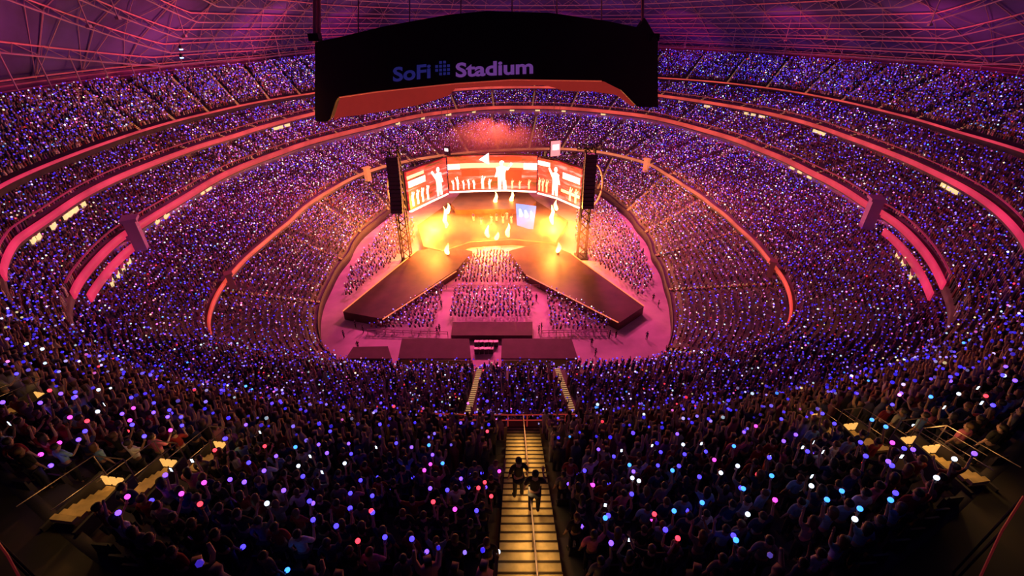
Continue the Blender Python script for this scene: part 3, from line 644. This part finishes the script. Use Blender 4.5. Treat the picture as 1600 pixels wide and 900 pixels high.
# --- blue floor prop among the dancers
q = bp(815, 356, 3.4); o = empty('led_prop', bp(806, 350, 2.0), 'tilted blue and white glowing panel behind the dancers', 'stage prop'); 
g = MB(); O = o.location; A = [unp(x, y_, dd) for x, y_, dd in ((808, 352, 124), (833, 360, 122), (838, 322, 129), (806, 318, 130))]; A = [a-O for a in A]; n_ = Vector((0, .5, -.2)); g.add(A+[a+n_ for a in A], [(0, 1, 2, 3), (7, 6, 5, 4), (0, 4, 5, 1), (1, 5, 6, 2), (2, 6, 7, 3), (3, 7, 4, 0)]); g.build('glowing_panel', M['blueprop'], o)
g = MB()
for k in range(3): c = A[0].lerp(A[1], .2+.3*k).lerp(A[3].lerp(A[2], .2+.3*k), .5)+Vector((0, -.3, .1)); g.tube([c+Vector((0, 0, -1.6)), c+Vector((.3, 0, 0)), c+Vector((-.1, 0, 1.7))], [.35, .6, .25], 6)
g.build('white_swirl', M['scr_white'], o)
# --- front of house
def foh(pxs, z, lab):
    poly = [bpp(x, y_, z) for x, y_ in pxs]; cx = sum(p[0] for p in poly)/len(poly); cy = sum(p[1] for p in poly)/len(poly)
    o = empty('control_tent', (cx, cy, 0), lab, 'tent'); q = [(p[0]-cx, p[1]-cy) for p in poly]
    g = MB(); g.prism(q, z-.3, z); g.build('roof', M['tent'], o)
    g = MB(); g.prism([(a*.96, b*.96) for a, b in q], .0, .6); g.build('platform', M['case'], o)
    for p in q: g = MB(); g.tube([(p[0]*.97, p[1]*.97, 0), (p[0]*.97, p[1]*.97, z)], .09, 6); g.build('post', M['darkmetal'], o)
    g = MB(); y0_ = min(b for a, b in q); g.box((0, y0_*.9, 1.2), ((max(a for a, b in q)-min(a for a, b in q))*.9, .5, 1.1)); g.build('control_desk', M['case'], o)
foh([(622, 560), (736, 560), (733, 529), (628, 529)], 3.4, 'long flat-roofed control tent left of the centre gap')
foh([(783, 560), (903, 560), (893, 529), (784, 529)], 3.4, 'long flat-roofed control tent right of the centre gap')
foh([(540, 560), (612, 560), (606, 541), (552, 542)], 2.2, 'low black tent left of the two long control tents')
pxprism('low_riser', [(620, 574), (740, 576), (738, 563), (622, 562)], .02, 1.2, M['tent'], None, 'low dark riser in front of the left control tent', 'riser')
pxprism('low_riser', [(783, 576), (906, 575), (902, 562), (784, 563)], .02, 1.2, M['tent'], None, 'low dark riser in front of the right control tent', 'riser')
pxprism('low_riser', [(705, 524), (832, 524), (832, 503), (707, 503)], .02, 1.2, M['tent'], None, 'dark riser behind the control tents, centre of the floor', 'riser')
for k in range(9):
    px, py = 745+(k % 5)*7.5, 541+(k//5)*11; b = bp(px, py, 0); o = empty('equipment_case', b, 'small equipment case in the gap between the control tents', 'case', 'equipment cases between the control tents', rz=random.uniform(-.3, .3))
    g = MB(); g.box((0, 0, .55), (.75, .6, 1.0)); g.build('case_body', M['case'], o); g = MB(); g.box((0, 0, 1.1), (.8, .65, .12)); g.build('lid', M['rail'], o)
for (a, b), lab in ((((640, 452), (900, 452)), 'across the centre of the floor crowd'), (((575, 522), (700, 526)), 'in front of the left floor block'), (((846, 524), (950, 522)), 'in front of the right floor block')):
    A, B = bp(*a, 0), bp(*b, 0); n = 9; rail_thing([A.lerp(B, k/n) for k in range(n+1)], 1.1, 'low crowd barrier '+lab, mat('barrier', (.5, .3, .35), .5), r=.07)

# ------------------------------------------------------------------ people
def skin_obj(J, E, sub=1, root=0):       # J: list of (x,y,z,rx[,ry]); E: edges -> evaluated mesh grown by a skin modifier
    me = bpy.data.meshes.new('b'); me.from_pydata([j[:3] for j in J], E, []); o = bpy.data.objects.new('b', me); COL.objects.link(o)
    o.modifiers.new('s', 'SKIN')
    if not me.skin_vertices: me.skin_vertices.new() if hasattr(me.skin_vertices, 'new') else None
    for i, j in enumerate(J): me.skin_vertices[0].data[i].radius = (j[3], j[4] if len(j) > 4 else j[3]); me.skin_vertices[0].data[i].use_root = (i == root)
    if sub: m = o.modifiers.new('u', 'SUBSURF'); m.levels = sub; m.render_levels = sub
    dg = bpy.context.evaluated_depsgraph_get(); dg.update()
    r = bpy.data.meshes.new_from_object(o.evaluated_get(dg)); bpy.data.objects.remove(o); bpy.data.meshes.remove(me)
    if sub: r.polygons.foreach_set('use_smooth', [True]*len(r.polygons))
    return r
def skeleton(pose, fingers=True, female=False, full=True):
    """standing figure facing +Y. pose: (left arm, right arm) each 'down','up','mid','out','phone'; returns joints, edges, hand spots and part lists"""
    J = []; E = []; T = {}
    def j(n, x, y, z, a, b=None, par=None):
        J.append((x, y, z, a, b or a)); T[n] = len(J)-1
        if par is not None: E.append((T[par], T[n]))
    sw = .165 if female else .185
    j('pelvis', 0, 0, .96, .15, .105); j('waist', 0, .0, 1.10, .125, .09, 'pelvis'); j('chest', 0, .01, 1.30, .155, .105, 'waist'); j('collar', 0, 0, 1.43, .10, .07, 'chest')
    j('neck', 0, .01, 1.50, .052, .055, 'collar'); j('jaw', 0, .03, 1.575, .062, .075, 'neck'); j('skull', 0, .015, 1.66, .078, .095, 'jaw'); j('crown', 0, .01, 1.735, .055, .065, 'skull')
    j('nose', 0, .125, 1.615, .012, .012, 'jaw')
    for s, n in ((-1, 'l'), (1, 'r')): j(n+'ear', s*.085, .0, 1.625, .014, .02, 'skull')
    hands = {}
    A = {'down': ((.27, -.02, 1.17), (.29, .06, .93), (0, .15, -1)), 'up': ((.30, .06, 1.60), (.27, .12, 1.87), (0, .1, 1)), 'mid': ((.28, .10, 1.20), (.20, .34, 1.30), (-.1, .6, .8)),
         'out': ((.42, .05, 1.48), (.52, .16, 1.72), (.25, .2, 1)), 'phone': ((.27, .16, 1.32), (.11, .36, 1.52), (-.1, .1, 1))}
    for s, n, ps in ((-1, 'l', pose[0]), (1, 'r', pose[1])):
        el, wr, hd = A[ps]; el = (el[0]*s, el[1], el[2]); wr = (wr[0]*s, wr[1], wr[2]); hd = Vector((hd[0]*s, hd[1], hd[2])).normalized()
        j(n+'sh', s*sw, 0, 1.41, .065, .065, 'collar'); j(n+'el', *el, .043, .043, n+'sh'); j(n+'wr', *wr, .028, .024, n+'el')
        w = Vector(wr); fw = Vector((0, 1, 0)); sd = hd.cross(fw)
        if sd.length < .2: sd = Vector((1, 0, 0))
        sd.normalize(); pm = w+hd*.06; j(n+'palm', *pm, .04, .018, n+'wr'); hands[n] = (pm+hd*.035, hd, sd)
        if fingers:
            for k, (o_, ln) in enumerate(((-.03, .062), (-.01, .072), (.011, .067), (.031, .052))):
                b = pm+hd*.035+sd*o_; m_ = b+hd*ln*.5+fw*.008; t = b+hd*ln*.8+fw*.032
                j(n+'f%da' % k, *b, .0095, .0095, n+'palm'); j(n+'f%db' % k, *m_, .0088, .0088, n+'f%da' % k); j(n+'f%dc' % k, *t, .0075, .0075, n+'f%db' % k)
            b = pm-hd*.02-sd*.042*s; j(n+'t0', *b, .011, .011, n+'palm'); t = b+hd*.04-sd*.02*s+fw*.02; j(n+'t1', *t, .009, .009, n+'t0')
    if full:
        for s, n in ((-1, 'l'), (1, 'r')):
            j(n+'hip', s*.09, 0, .88, .092, .092, 'pelvis'); j(n+'kn', s*.105, .015, .50, .058, .06, n+'hip'); j(n+'calf', s*.108, -.015, .36, .054, .056, n+'kn'); j(n+'an', s*.11, -.02, .09, .036, .04, n+'calf'); j(n+'heel', s*.112, -.01, .035, .036, .034, n+'an'); j(n+'toe', s*.125, .17, .028, .04, .022, n+'heel')
    return J, E, T, hands
def sub_skel(J, E, T, names, grow, cut=None):
    ids = [T[n] for n in names if n in T]; mp = {i: k for k, i in enumerate(ids)}
    JJ = [(*J[i][:3], J[i][3]+grow, J[i][4]+grow) for i in ids]; EE = [(mp[a], mp[b]) for a, b in E if a in mp and b in mp]
    if cut:
        for n, (m_, f) in cut.items():
            a, b = Vector(J[T[n]][:3]), Vector(J[T[m_]][:3]); p = b.lerp(a, f); k = mp[T[n]]; JJ[k] = (*p, JJ[k][3], JJ[k][4])
    return skin_obj(JJ, EE)
def hair_mesh(long):
    bm = bmesh.new(); bmesh.ops.create_uvsphere(bm, u_segments=14, v_segments=10, radius=1)
    for v in bm.verts:
        c = v.co
        c.x *= .098; c.y = c.y*.115-.012; c.z = c.z*.105+1.675
        if c.y > .055 and c.z < 1.70: c.y = .05; c.z = max(c.z, 1.69)      # open at the face
        if long and c.z < 1.66 and c.y < .03: c.z -= (1.66-c.z)*2.8; c.y -= .02; c.x *= 1.05
        c.x += .004*math.sin(c.z*170+c.y*90)
    me = bpy.data.meshes.new('hair'); bm.to_mesh(me); bm.free(); me.polygons.foreach_set('use_smooth', [True]*len(me.polygons)); return me
TORSO = ['pelvis', 'waist', 'chest', 'collar', 'lsh', 'rsh', 'lel', 'rel']
LEGS = ['pelvis', 'lhip', 'rhip', 'lkn', 'rkn', 'lcalf', 'rcalf', 'lan', 'ran']
POSES = {'arms hanging down': ('down', 'down'), 'right arm raised': ('down', 'up'), 'both arms raised': ('up', 'up'), 'right hand held forward': ('down', 'mid'), 'left arm raised': ('up', 'down'),
         'arms spread wide overhead': ('out', 'out'), 'both hands holding a phone up': ('phone', 'phone')}
KIT = {}
HM = {0: hair_mesh(False), 1: hair_mesh(True)}
for pn, ps in POSES.items():
    fem = pn in ('both arms raised', 'left arm raised', 'both hands holding a phone up')
    J, E, T, hands = skeleton(ps, female=fem); body = skin_obj(J, E); body.name = 'person_body'
    sh = sub_skel(J, E, T, TORSO, .014); tr = sub_skel(J, E, T, LEGS, .013); st = sub_skel(J, E, T, ['lheel', 'ltoe'], .012); st2 = sub_skel(J, E, T, ['rheel', 'rtoe'], .012)
    for m_, x in ((body, 'skin'), (sh, 'trousers'), (tr, 'trousers'), (st, 'black'), (st2, 'black')): m_.materials.clear(); m_.materials.append(M[x])
    KIT[pn] = (body, sh, tr, (st, st2), 1 if fem else 0, hands)
for h in HM.values(): h.materials.append(M['hair'])
CLO = {'black': (.012, .012, .014), 'dark red': (.22, .012, .02), 'navy': (.02, .03, .12), 'grey': (.16, .16, .18), 'white': (.7, .7, .74), 'purple': (.16, .04, .3), 'light blue': (.22, .42, .62), 'pink': (.6, .16, .3)}
CM = {k: mat('cloth_'+k.replace(' ', '_'), v, .85, noise=(9, .18)) for k, v in CLO.items()}
def setm(o, m): o.material_slots[0].link = 'OBJECT'; o.material_slots[0].material = m
def person(loc, rz, pn, clo, label, group=None, skin='skin', hair='hair', sc_=1.0, trm=None):
    body, sh, tr, shoes, hl, hands = KIT[pn]
    def mk(nm, me, par=None):
        o = bpy.data.objects.new(nm, me); COL.objects.link(o); o.parent = par; return o
    o = mk('person', body); o.location = loc; o.rotation_euler = (0, 0, rz); o.scale = (sc_,)*3; setm(o, M[skin])
    tag(o, label, 'person', group)
    setm(mk('shirt', sh, o), CM[clo]); t = mk('trousers', tr, o)
    if trm: setm(t, trm)
    for s_ in shoes: mk('shoe', s_, o)
    setm(mk('hair', HM[hl], o), M[hair]); return o
# light stick: grip + globe
g = MB(); g.lathe([(.016, 0), (.019, .02), (.017, .13), (.03, .15)], (0, 0, 0), 8); GR = g.build('grip', M['case']); gripm = GR.data; bpy.data.objects.remove(GR)
bm = bmesh.new(); bmesh.ops.create_icosphere(bm, subdivisions=2, radius=.062, matrix=Matrix.Translation((0, 0, .19))); glm = bpy.data.meshes.new('globe'); bm.to_mesh(glm); bm.free(); glm.polygons.foreach_set('use_smooth', [True]*len(glm.polygons))
LC = {'blue': (.045, .03, 1), 'violet': (.14, .05, 1), 'magenta': (.75, .04, .62), 'red': (1, .03, .05), 'white': (.62, .75, 1), 'azure': (.03, .2, 1)}
LMAT = {k: mat('globe_'+k, (.3, .3, .5), .3, v, 3.6 if k != 'white' else 2.5) for k, v in LC.items()}
for v in LMAT.values(): glm.materials.append(v); break
def stick(loc, rot, colr, label, group):
    o = bpy.data.objects.new('light_stick', gripm); COL.objects.link(o); o.location = loc; o.rotation_euler = rot; tag(o, label, 'light stick', group)
    q = bpy.data.objects.new('globe', glm); COL.objects.link(q); q.parent = o; setm(q, LMAT[colr]); return o
pb = MB(); pb.box((0, 0, .07), (.075, .009, .15)); pm_ = pb.build('phone', M['case']); phm = pm_.data; bpy.data.objects.remove(pm_)
pb = MB(); pb.box((0, -.0055, .07), (.068, .002, .138)); pm_ = pb.build('screen', mat('phone_screen', (.3, .4, .5), .3, (.6, .8, 1), 5)); phs = pm_.data; bpy.data.objects.remove(pm_)
# seats: pan, back, two legs
def bx(c, d, nm, m, top=1): g = MB(); g.box(c, d, top=top); o = g.build(nm, m); me = o.data; bpy.data.objects.remove(o); return me
SEAT = [('backrest', bx((0, -.18, .62), (.44, .05, .46), 'backrest', M['seat'], .92)), ('seat_pan', bx((0, -.12, .50), (.42, .10, .40), 'seat_pan', M['seat'], .9)), ('leg', bx((-.2, -.17, .21), (.04, .08, .42), 'leg', M['darkmetal'])), ('leg', bx((.2, -.17, .21), (.04, .08, .42), 'leg', M['darkmetal']))]
# ---- spots in every tier
S_ALL = []
for ti, (nm, f, zf, b, off, zb, n, sp, _) in enumerate(TIERS):
    for i in range(n):
        a, bb = f, np.maximum(b+off, f+n*.45); r = a+(bb-a)*(i+.5)/n; z = zf+(zb-zf)*i/n
        dl = np.hypot(r*(2*np.pi/NT), np.gradient(r)); L = np.concatenate([[0], np.cumsum(dl)]); spc = sp if ti else .66
        s_ = np.arange(rng.uniform(0, spc), L[-1], spc); s_ = s_+rng.uniform(-.12, .12, len(s_)); th = np.interp(s_, L, np.append(TH, 2*np.pi))
        keep = rng.random(len(th)) > (.07 if ti else .1); rr = rt(r, th)
        for ta in AISLES.get(ti, []): keep &= np.abs((th-ta+np.pi) % (2*np.pi)-np.pi)*rr > .62
        th, rr = th[keep], rr[keep]; p = P(rr, th, z); x, y, d = proj(p)
        ok = (x > -60) & (x < 1660) & (y < 960) & (y > -20) & ~np.isnan(d)
        if ti == 0: ok &= ~((np.abs(p[:, 0]-SX) < SW/2+.32) & (p[:, 1] < 18))
        for wx, wy in WELLS: ok &= ~((np.abs(p[:, 0]-wx) < .85) & (np.abs(p[:, 1]-wy) < 1.0))
        p, d, th = p[ok], d[ok], th[ok]; S_ALL.append(np.column_stack([p, np.full(len(p), th), d, np.full(len(p), ti)]))
# floor blocks
def block(pxs, dx=.8, dy=.95, drop=.1):
    poly = [bpp(*q) for q in pxs]; xs = [q[0] for q in poly]; ys = [q[1] for q in poly]; out = []
    for yy in np.arange(min(ys), max(ys), dy):
        for xx in np.arange(min(xs), max(xs), dx):
            ins = False; n = len(poly)
            for i in range(n):
                (x1, y1), (x2, y2) = poly[i], poly[(i+1) % n]
                if (y1 > yy) != (y2 > yy) and xx < (x2-x1)*(yy-y1)/(y2-y1)+x1: ins = not ins
            if ins and rng.random() > drop: out.append((xx+rng.uniform(-.18, .18), yy+rng.uniform(-.18, .18), 0, np.pi, 0, 9))
    A = np.array(out); x, y, d = proj(A[:, :3]); A[:, 4] = d; S_ALL.append(A)
BLK = [[(596, 506), (688, 450), (694, 452), (676, 522), (575, 520)], [(708, 456), (832, 456), (830, 500), (704, 500)], [(848, 450), (956, 508), (945, 520), (858, 520)],
       [(724, 424), (745, 398), (790, 398), (812, 424), (826, 446), (712, 446)],
       [(616, 338), (648, 345), (648, 384), (538, 478), (548, 430), (590, 375)], [(930, 312), (900, 335), (898, 388), (1000, 468), (1018, 440), (998, 385), (962, 335)]]
for bk in BLK: block(bk)
S_ALL = np.concatenate(S_ALL)
px_, py_, dd_ = proj(S_ALL[:, :3]+np.array([0, 0, 1.2]))
infr = (px_ > 2) & (px_ < 1598) & (py_ > 0) & (py_ < 893) & (S_ALL[:, 5] == 0) & (S_ALL[:, 1] < 30)
order = np.argsort(np.where(infr, S_ALL[:, 4], 1e9)); NEAR = order[:300]; nearmask = np.zeros(len(S_ALL), bool); nearmask[NEAR] = True
REST = S_ALL[~nearmask]
pk = list(POSES); wts = [.26, .30, .08, .12, .12, .05, .07]
ck = list(CLO); cw = [.42, .16, .14, .1, .05, .05, .04, .04]
lk = list(LC); lw = [.36, .28, .11, .08, .09, .08]
PL = {'both hands holding a phone up': 'holding up phone', 'right hand held forward': 'hand forward', 'arms spread wide overhead': 'arms spread', 'arms hanging down': 'arms down'}
for i in NEAR:
    x, y, z, th, d, _ = S_ALL[i]; pn = rng.choice(pk, p=wts); bright = x > 3.5 and x < 9 and y < 9
    cl = rng.choice(ck, p=cw) if not bright else rng.choice(['light blue', 'navy', 'white', 'grey'])
    rz = -th+rng.normal(0, .22)+(0 if True else 0); sc_ = rng.uniform(.93, 1.05)
    side = ('far ' if abs(x-SX) > 11 else 'well ' if abs(x-SX) > 6 else 'just ' if abs(x-SX) > 2.6 else 'immediately ')+('left' if x < SX else 'right'); row = 'nearest rows' if d < 15 else ('second rows' if d < 17.5 else 'middle rows' if d < 20 else 'lower rows')
    rz_ = rz; hc_ = 'black' if rng.random() < .7 else 'brown'
    o = person((x, y, z), rz_, pn, cl, '%s-haired person, %s top, %s, %s %s of golden stair' % (hc_, cl, PL.get(pn, pn), row, side), '%s-haired spectators, %s top, %s, %s %s' % (hc_, cl, pn, row, side), 'skin' if rng.random() < .75 else 'skin2', 'hair' if hc_ == 'black' else 'hair2', sc_)
    hands = KIT[pn][5]; Rm = Matrix.Rotation(rz_, 3, 'Z')
    if pn == 'both hands holding a phone up':
        hp, hd, sd = hands['r']; c = (Vector(hands['l'][0])+Vector(hp))/2; c = Vector((x, y, z))+Rm@(c*sc_)+Vector((0, 0, -.03))
        q = bpy.data.objects.new('phone', phm); COL.objects.link(q); q.location = c; q.rotation_euler = (0, 0, rz_); tag(q, 'glowing phone held up in the %s, %s of the golden stair' % (row, side), 'phone', 'phones held up %s %s' % (row, side))
        w_ = bpy.data.objects.new('screen', phs); COL.objects.link(w_); w_.parent = q
    elif rng.random() < .80:
        hnd = 'l' if pn == 'left arm raised' else 'r'; hp, hd, sd = hands[hnd]; c = Vector((x, y, z))+Rm@(hp*sc_)
        dr = (Rm@Vector(hd)); 
        if dr.z < 0: dr = Rm@Vector((0, .95, -.25)); 
        q_ = dr.to_track_quat('Z', 'Y'); cc = rng.choice(lk, p=lw) if not bright else rng.choice(['white', 'azure', 'magenta', 'blue'])
        stick(c-dr*.07, q_.to_euler(), cc, '%s glowing light stick held in the %s, %s of golden stair' % (cc, row, side), '%s light sticks %s %s' % (cc, row, side))
    if rng.random() < .9:
        s0 = bpy.data.objects.new('stadium_seat', None); COL.objects.link(s0); s0.location = Vector((x, y, z))+Matrix.Rotation(-th, 3, 'Z')@Vector((0, -.22, 0)); s0.rotation_euler = (0, 0, -th); s0.empty_display_size = .2
        tag(s0, 'dark folding stadium seat in the %s, %s of golden stair' % (row, side), 'seat', 'stadium seats %s %s' % (row, side))
        for nm_, me_ in SEAT: c_ = bpy.data.objects.new(nm_, me_); COL.objects.link(c_); c_.parent = s0
# two people on the stair
zz = near_z(8.9)+.33; person((SX-.38, 9.9, near_z(9.9)+.33), .25, 'arms hanging down', 'black', 'person in black walking down the golden stair, the farther of the two', sc_=1.15)
person((SX+.12, 9.0, near_z(9.0)+.33), -.1, 'right hand held forward', 'black', 'person in black on the golden stair, the nearer of the two, right in the middle', sc_=1.15)
# performers
k = 0
for px, py, pn, cl, lab in ((768, 350, 'right arm raised', 'white', 'performer in white at the left end of the dance line, right arm up'), (776, 346, 'arms hanging down', 'pink', 'performer in pink, second from the left in the dance line'), (786, 350, 'both arms raised', 'white', 'performer in white with both arms up, third in the dance line'),
                            (792, 344, 'right hand held forward', 'white', 'performer in white reaching forward, in the middle of the dance line'), (799, 350, 'left arm raised', 'white', 'performer in white with left arm up, third from the right'), (752, 352, 'arms spread wide overhead', 'pink', 'performer in pink with arms spread, apart at the left'), (740, 346, 'arms hanging down', 'purple', 'performer in purple standing farthest left')):
    b = bp(px, py, 2.0); person(b, math.pi+random.uniform(-.5, .5), pn, cl, lab, 'performers on the stage', sc_=1.5, trm=M['white'])
# crew on the floor
for px, py in ((548, 492), (558, 500), (568, 520), (683, 522), (687, 518), (842, 520), (846, 516), (924, 540), (962, 528), (556, 512), (538, 528), (1020, 470), (1028, 480), (1004, 398), (988, 372), (690, 480), (838, 470), (550, 424), (930, 556), (748, 548), (768, 549), (560, 545), (952, 528), (1010, 530)):
    b = bp(px, py, 0); person(b, random.uniform(-3, 3), random.choice(['arms hanging down', 'right hand held forward']), random.choice(['black', 'navy', 'grey']),
        'crew person in dark clothes standing on the pink lit floor, %s' % ('left side' if px < 640 else 'centre' if px < 850 else 'right side'), 'crew on the floor '+('left' if px < 640 else 'centre' if px < 850 else 'right'))
# ---- the rest of the crowd: one object of people, one of light sticks
def arrays(me): V = np.empty(len(me.vertices)*3, np.float32); me.vertices.foreach_get('co', V); V = V.reshape(-1, 3); Q = [tuple(p.vertices) for p in me.polygons]; Q = [q if len(q) == 4 else q+(q[2],) for q in Q]; return V, np.array(Q)
def far_proto(pose, legs):
    J = [(0, 0, .95, .15, .11), (0, 0, 1.30, .19, .12), (0, 0, 1.46, .07, .07), (0, .01, 1.70, .09, .10)]; E = [(0, 1), (1, 2), (2, 3)]
    for s, ps in ((-1, pose[0]), (1, pose[1])):
        if ps: J += [(s*.22, 0, 1.40, .06, .06), (s*.29, .12, 1.62, .045, .045), (s*.26, .18, 1.9, .035, .035)]; n = len(J); E += [(1, n-3), (n-3, n-2), (n-2, n-1)]
    if legs: J += [(-.1, 0, .86, .09, .09), (-.11, 0, .04, .06, .06), (.1, 0, .86, .09, .09), (.11, 0, .04, .06, .06)]; n = len(J); E += [(0, n-4), (n-4, n-3), (0, n-2), (n-2, n-1)]
    return arrays(skin_obj(J, E, 0))
def tri_ok(V, Q): return V, Q
vv = []; qq = []; cc = []; off = 0
def put(V, Q, sp, cols, hc=(.03, .015, .01), skin=(.45, .28, .22)):
    global off
    n, k = len(sp), len(V); a = -sp[:, 3]+rng.normal(0, .35, n); s_ = rng.uniform(.92, 1.06, n); c, s = np.cos(a)*s_, np.sin(a)*s_
    X = V[None, :, 0]*c[:, None]-V[None, :, 1]*s[:, None]+sp[:, 0, None]; Y = V[None, :, 0]*s[:, None]+V[None, :, 1]*c[:, None]+sp[:, 1, None]; Z = V[None, :, 2]*s_[:, None]+sp[:, 2, None]
    vv.append(np.stack([X, Y, Z], 2).reshape(-1, 3)); qq.append((Q[None]+np.arange(n)[:, None, None]*k+off).reshape(-1, 4)); off += n*k
    C = np.repeat(cols[:, None, :], k, 1).copy(); z = V[:, 2]; head = (z > 1.52) & (np.abs(V[:, 0]) < .13); arm = (z > 1.5) & ~head
    C[:, head] = np.where((V[head, 1] < .03)[None, :, None], np.array(hc), np.array(skin)); C[:, arm] = skin; cc.append(C.reshape(-1, 3))
    return a
pal = np.array([(.05, .05, .06), (.2, .03, .05), (.06, .07, .2), (.3, .3, .33), (.6, .58, .62), (.25, .1, .4), (.5, .2, .3)]); pw = [.34, .12, .14, .14, .12, .08, .06]
near2 = REST[:, 4] < 62
for grp_, legs in ((REST[near2], True), (REST[~near2], False)):
    pr = [far_proto((0, 1), legs), far_proto((1, 0), legs), far_proto((1, 1), legs), far_proto((0, 0), legs)]; wch = rng.choice(4, len(grp_), p=[.42, .18, .12, .28])
    for j_ in range(4):
        g_ = grp_[wch == j_]
        if len(g_): put(*pr[j_], g_, pal[rng.choice(7, len(g_), p=pw)])
cr = np_mesh('spectator_crowd', np.concatenate(vv), np.concatenate(qq), attr_mat('crowd_cloth', 0, True), np.concatenate(cc)); del vv, qq, cc
tag(cr, 'dense crowd of standing spectators filling all the tiers and the floor', 'crowd', kind='stuff')
# globes
bm = bmesh.new(); bmesh.ops.create_icosphere(bm, subdivisions=1, radius=1); ico = np.array([v.co[:] for v in bm.verts]); icf = np.array([[v.index for v in f.verts] for f in bm.faces]); bm.free()
sel = rng.random(len(REST)) < np.where(REST[:, 4] < 40, .62, .80); G = REST[sel]; n = len(G); k = len(ico)
pos = G[:, :3]+np.stack([rng.uniform(-.3, .3, n), rng.uniform(-.2, .3, n), rng.uniform(1.75, 2.25, n)], 1)
dist = G[:, 4]; rad = np.clip(.05+.0009*dist, .07, .17)*rng.uniform(.7, 1.25, n)
vio = np.array([(.035, .02, .85), (.07, .03, .8), (.2, .12, .9), (.5, .4, 1), (.7, .12, .6), (.9, .03, .06), (.6, .8, 1), (.05, .25, 1), (1, .75, .4)])
pnk = np.array([(.26, .08, .7), (.45, .10, .7), (.75, .16, .55), (1, .25, .5), (1, .65, .8), (.9, .1, .4), (.3, .15, .8), (1, .4, .3), (1, .8, .7)])
ds = np.hypot(pos[:, 0]+5, (pos[:, 1]-125)*.85); t = np.clip((100-ds)/62, 0, 1)*np.clip((pos[:, 1]-38)/50, 0, 1)
ci = rng.choice(9, n, p=[.32, .32, .17, .07, .03, .02, .03, .02, .02]); cp = rng.choice(9, n, p=[.2, .2, .16, .1, .1, .06, .1, .04, .04])
usep = rng.random(n) < t; colr = np.where(usep[:, None], pnk[cp], vio[ci]); colr = colr*np.exp(rng.normal(-.35, .65, n))[:, None]
V = (pos[:, None, :]+ico[None]*rad[:, None, None]).reshape(-1, 3); Fq = (icf[None]+np.arange(n)[:, None, None]*k).reshape(-1, 3)
gl = np_mesh('light_stick_field', V, Fq, attr_mat('globe_field', 1.5), np.repeat(colr, k, 0)); tag(gl, 'thousands of small blue, violet and pink light sticks held up across the stands', 'light sticks', kind='stuff')
print('CROWD', len(REST), n)
# smoke over the stage
def smoke(px, py, d, size, col, dens, label):
    q = unp(px, py, d) if py < 300 else bp(px, py, 7.0); g = MB(); bm = bmesh.new(); bmesh.ops.create_icosphere(bm, subdivisions=3, radius=1)
    for v in bm.verts:
        c = v.co; k = 1+.16*math.sin(c.x*5+c.z*4)+.12*math.sin(c.y*7+c.x*3); v.co = Vector((c.x*size[0]*k, c.y*size[1]*k, c.z*size[2]*k))
    me = bpy.data.meshes.new('smoke_cloud'); bm.to_mesh(me); bm.free(); o = bpy.data.objects.new('smoke_cloud', me); COL.objects.link(o); o.location = q
    m = bpy.data.materials.new('smoke'); m.use_nodes = True; nt = m.node_tree; nt.nodes.clear(); L = nt.links.new
    out = nt.nodes.new('ShaderNodeOutputMaterial'); v = nt.nodes.new('ShaderNodeVolumePrincipled'); v.inputs['Color'].default_value = (*col, 1)
    tc = nt.nodes.new('ShaderNodeTexCoord'); n = nt.nodes.new('ShaderNodeTexNoise'); n.inputs['Scale'].default_value = 2.4/size[0]*2; n.inputs['Detail'].default_value = 5
    mr = nt.nodes.new('ShaderNodeMapRange'); mr.inputs['From Min'].default_value = .36; mr.inputs['From Max'].default_value = .68; mr.inputs['To Max'].default_value = dens
    gd = nt.nodes.new('ShaderNodeVectorMath'); gd.operation = 'DIVIDE'; gd.inputs[1].default_value = size; ln = nt.nodes.new('ShaderNodeVectorMath'); ln.operation = 'LENGTH'
    fo = nt.nodes.new('ShaderNodeMapRange'); fo.inputs['From Min'].default_value = 1.0; fo.inputs['From Max'].default_value = .2; mu = nt.nodes.new('ShaderNodeMath'); mu.operation = 'MULTIPLY'
    L(tc.outputs['Object'], n.inputs['Vector']); L(n.outputs[0], mr.inputs['Value']); L(tc.outputs['Object'], gd.inputs[0]); L(gd.outputs[0], ln.inputs[0]); L(ln.outputs['Value'], fo.inputs['Value'])
    L(mr.outputs[0], mu.inputs[0]); L(fo.outputs[0], mu.inputs[1]); L(mu.outputs[0], v.inputs['Density']); L(v.outputs[0], out.inputs['Volume']); me.materials.append(m)
    return tag(o, label, 'smoke', kind='stuff')
smoke(772, 225, 142, (21, 9, 8), (1, .6, .5), .4, 'reddish smoke drifting above the centre screen')
smoke(700, 370, 124, (16, 11, 5), (1, .72, .42), .34, 'orange lit smoke over the left half of the stage')
smoke(850, 372, 124, (16, 11, 5), (1, .72, .42), .34, 'orange lit smoke over the right half of the stage')
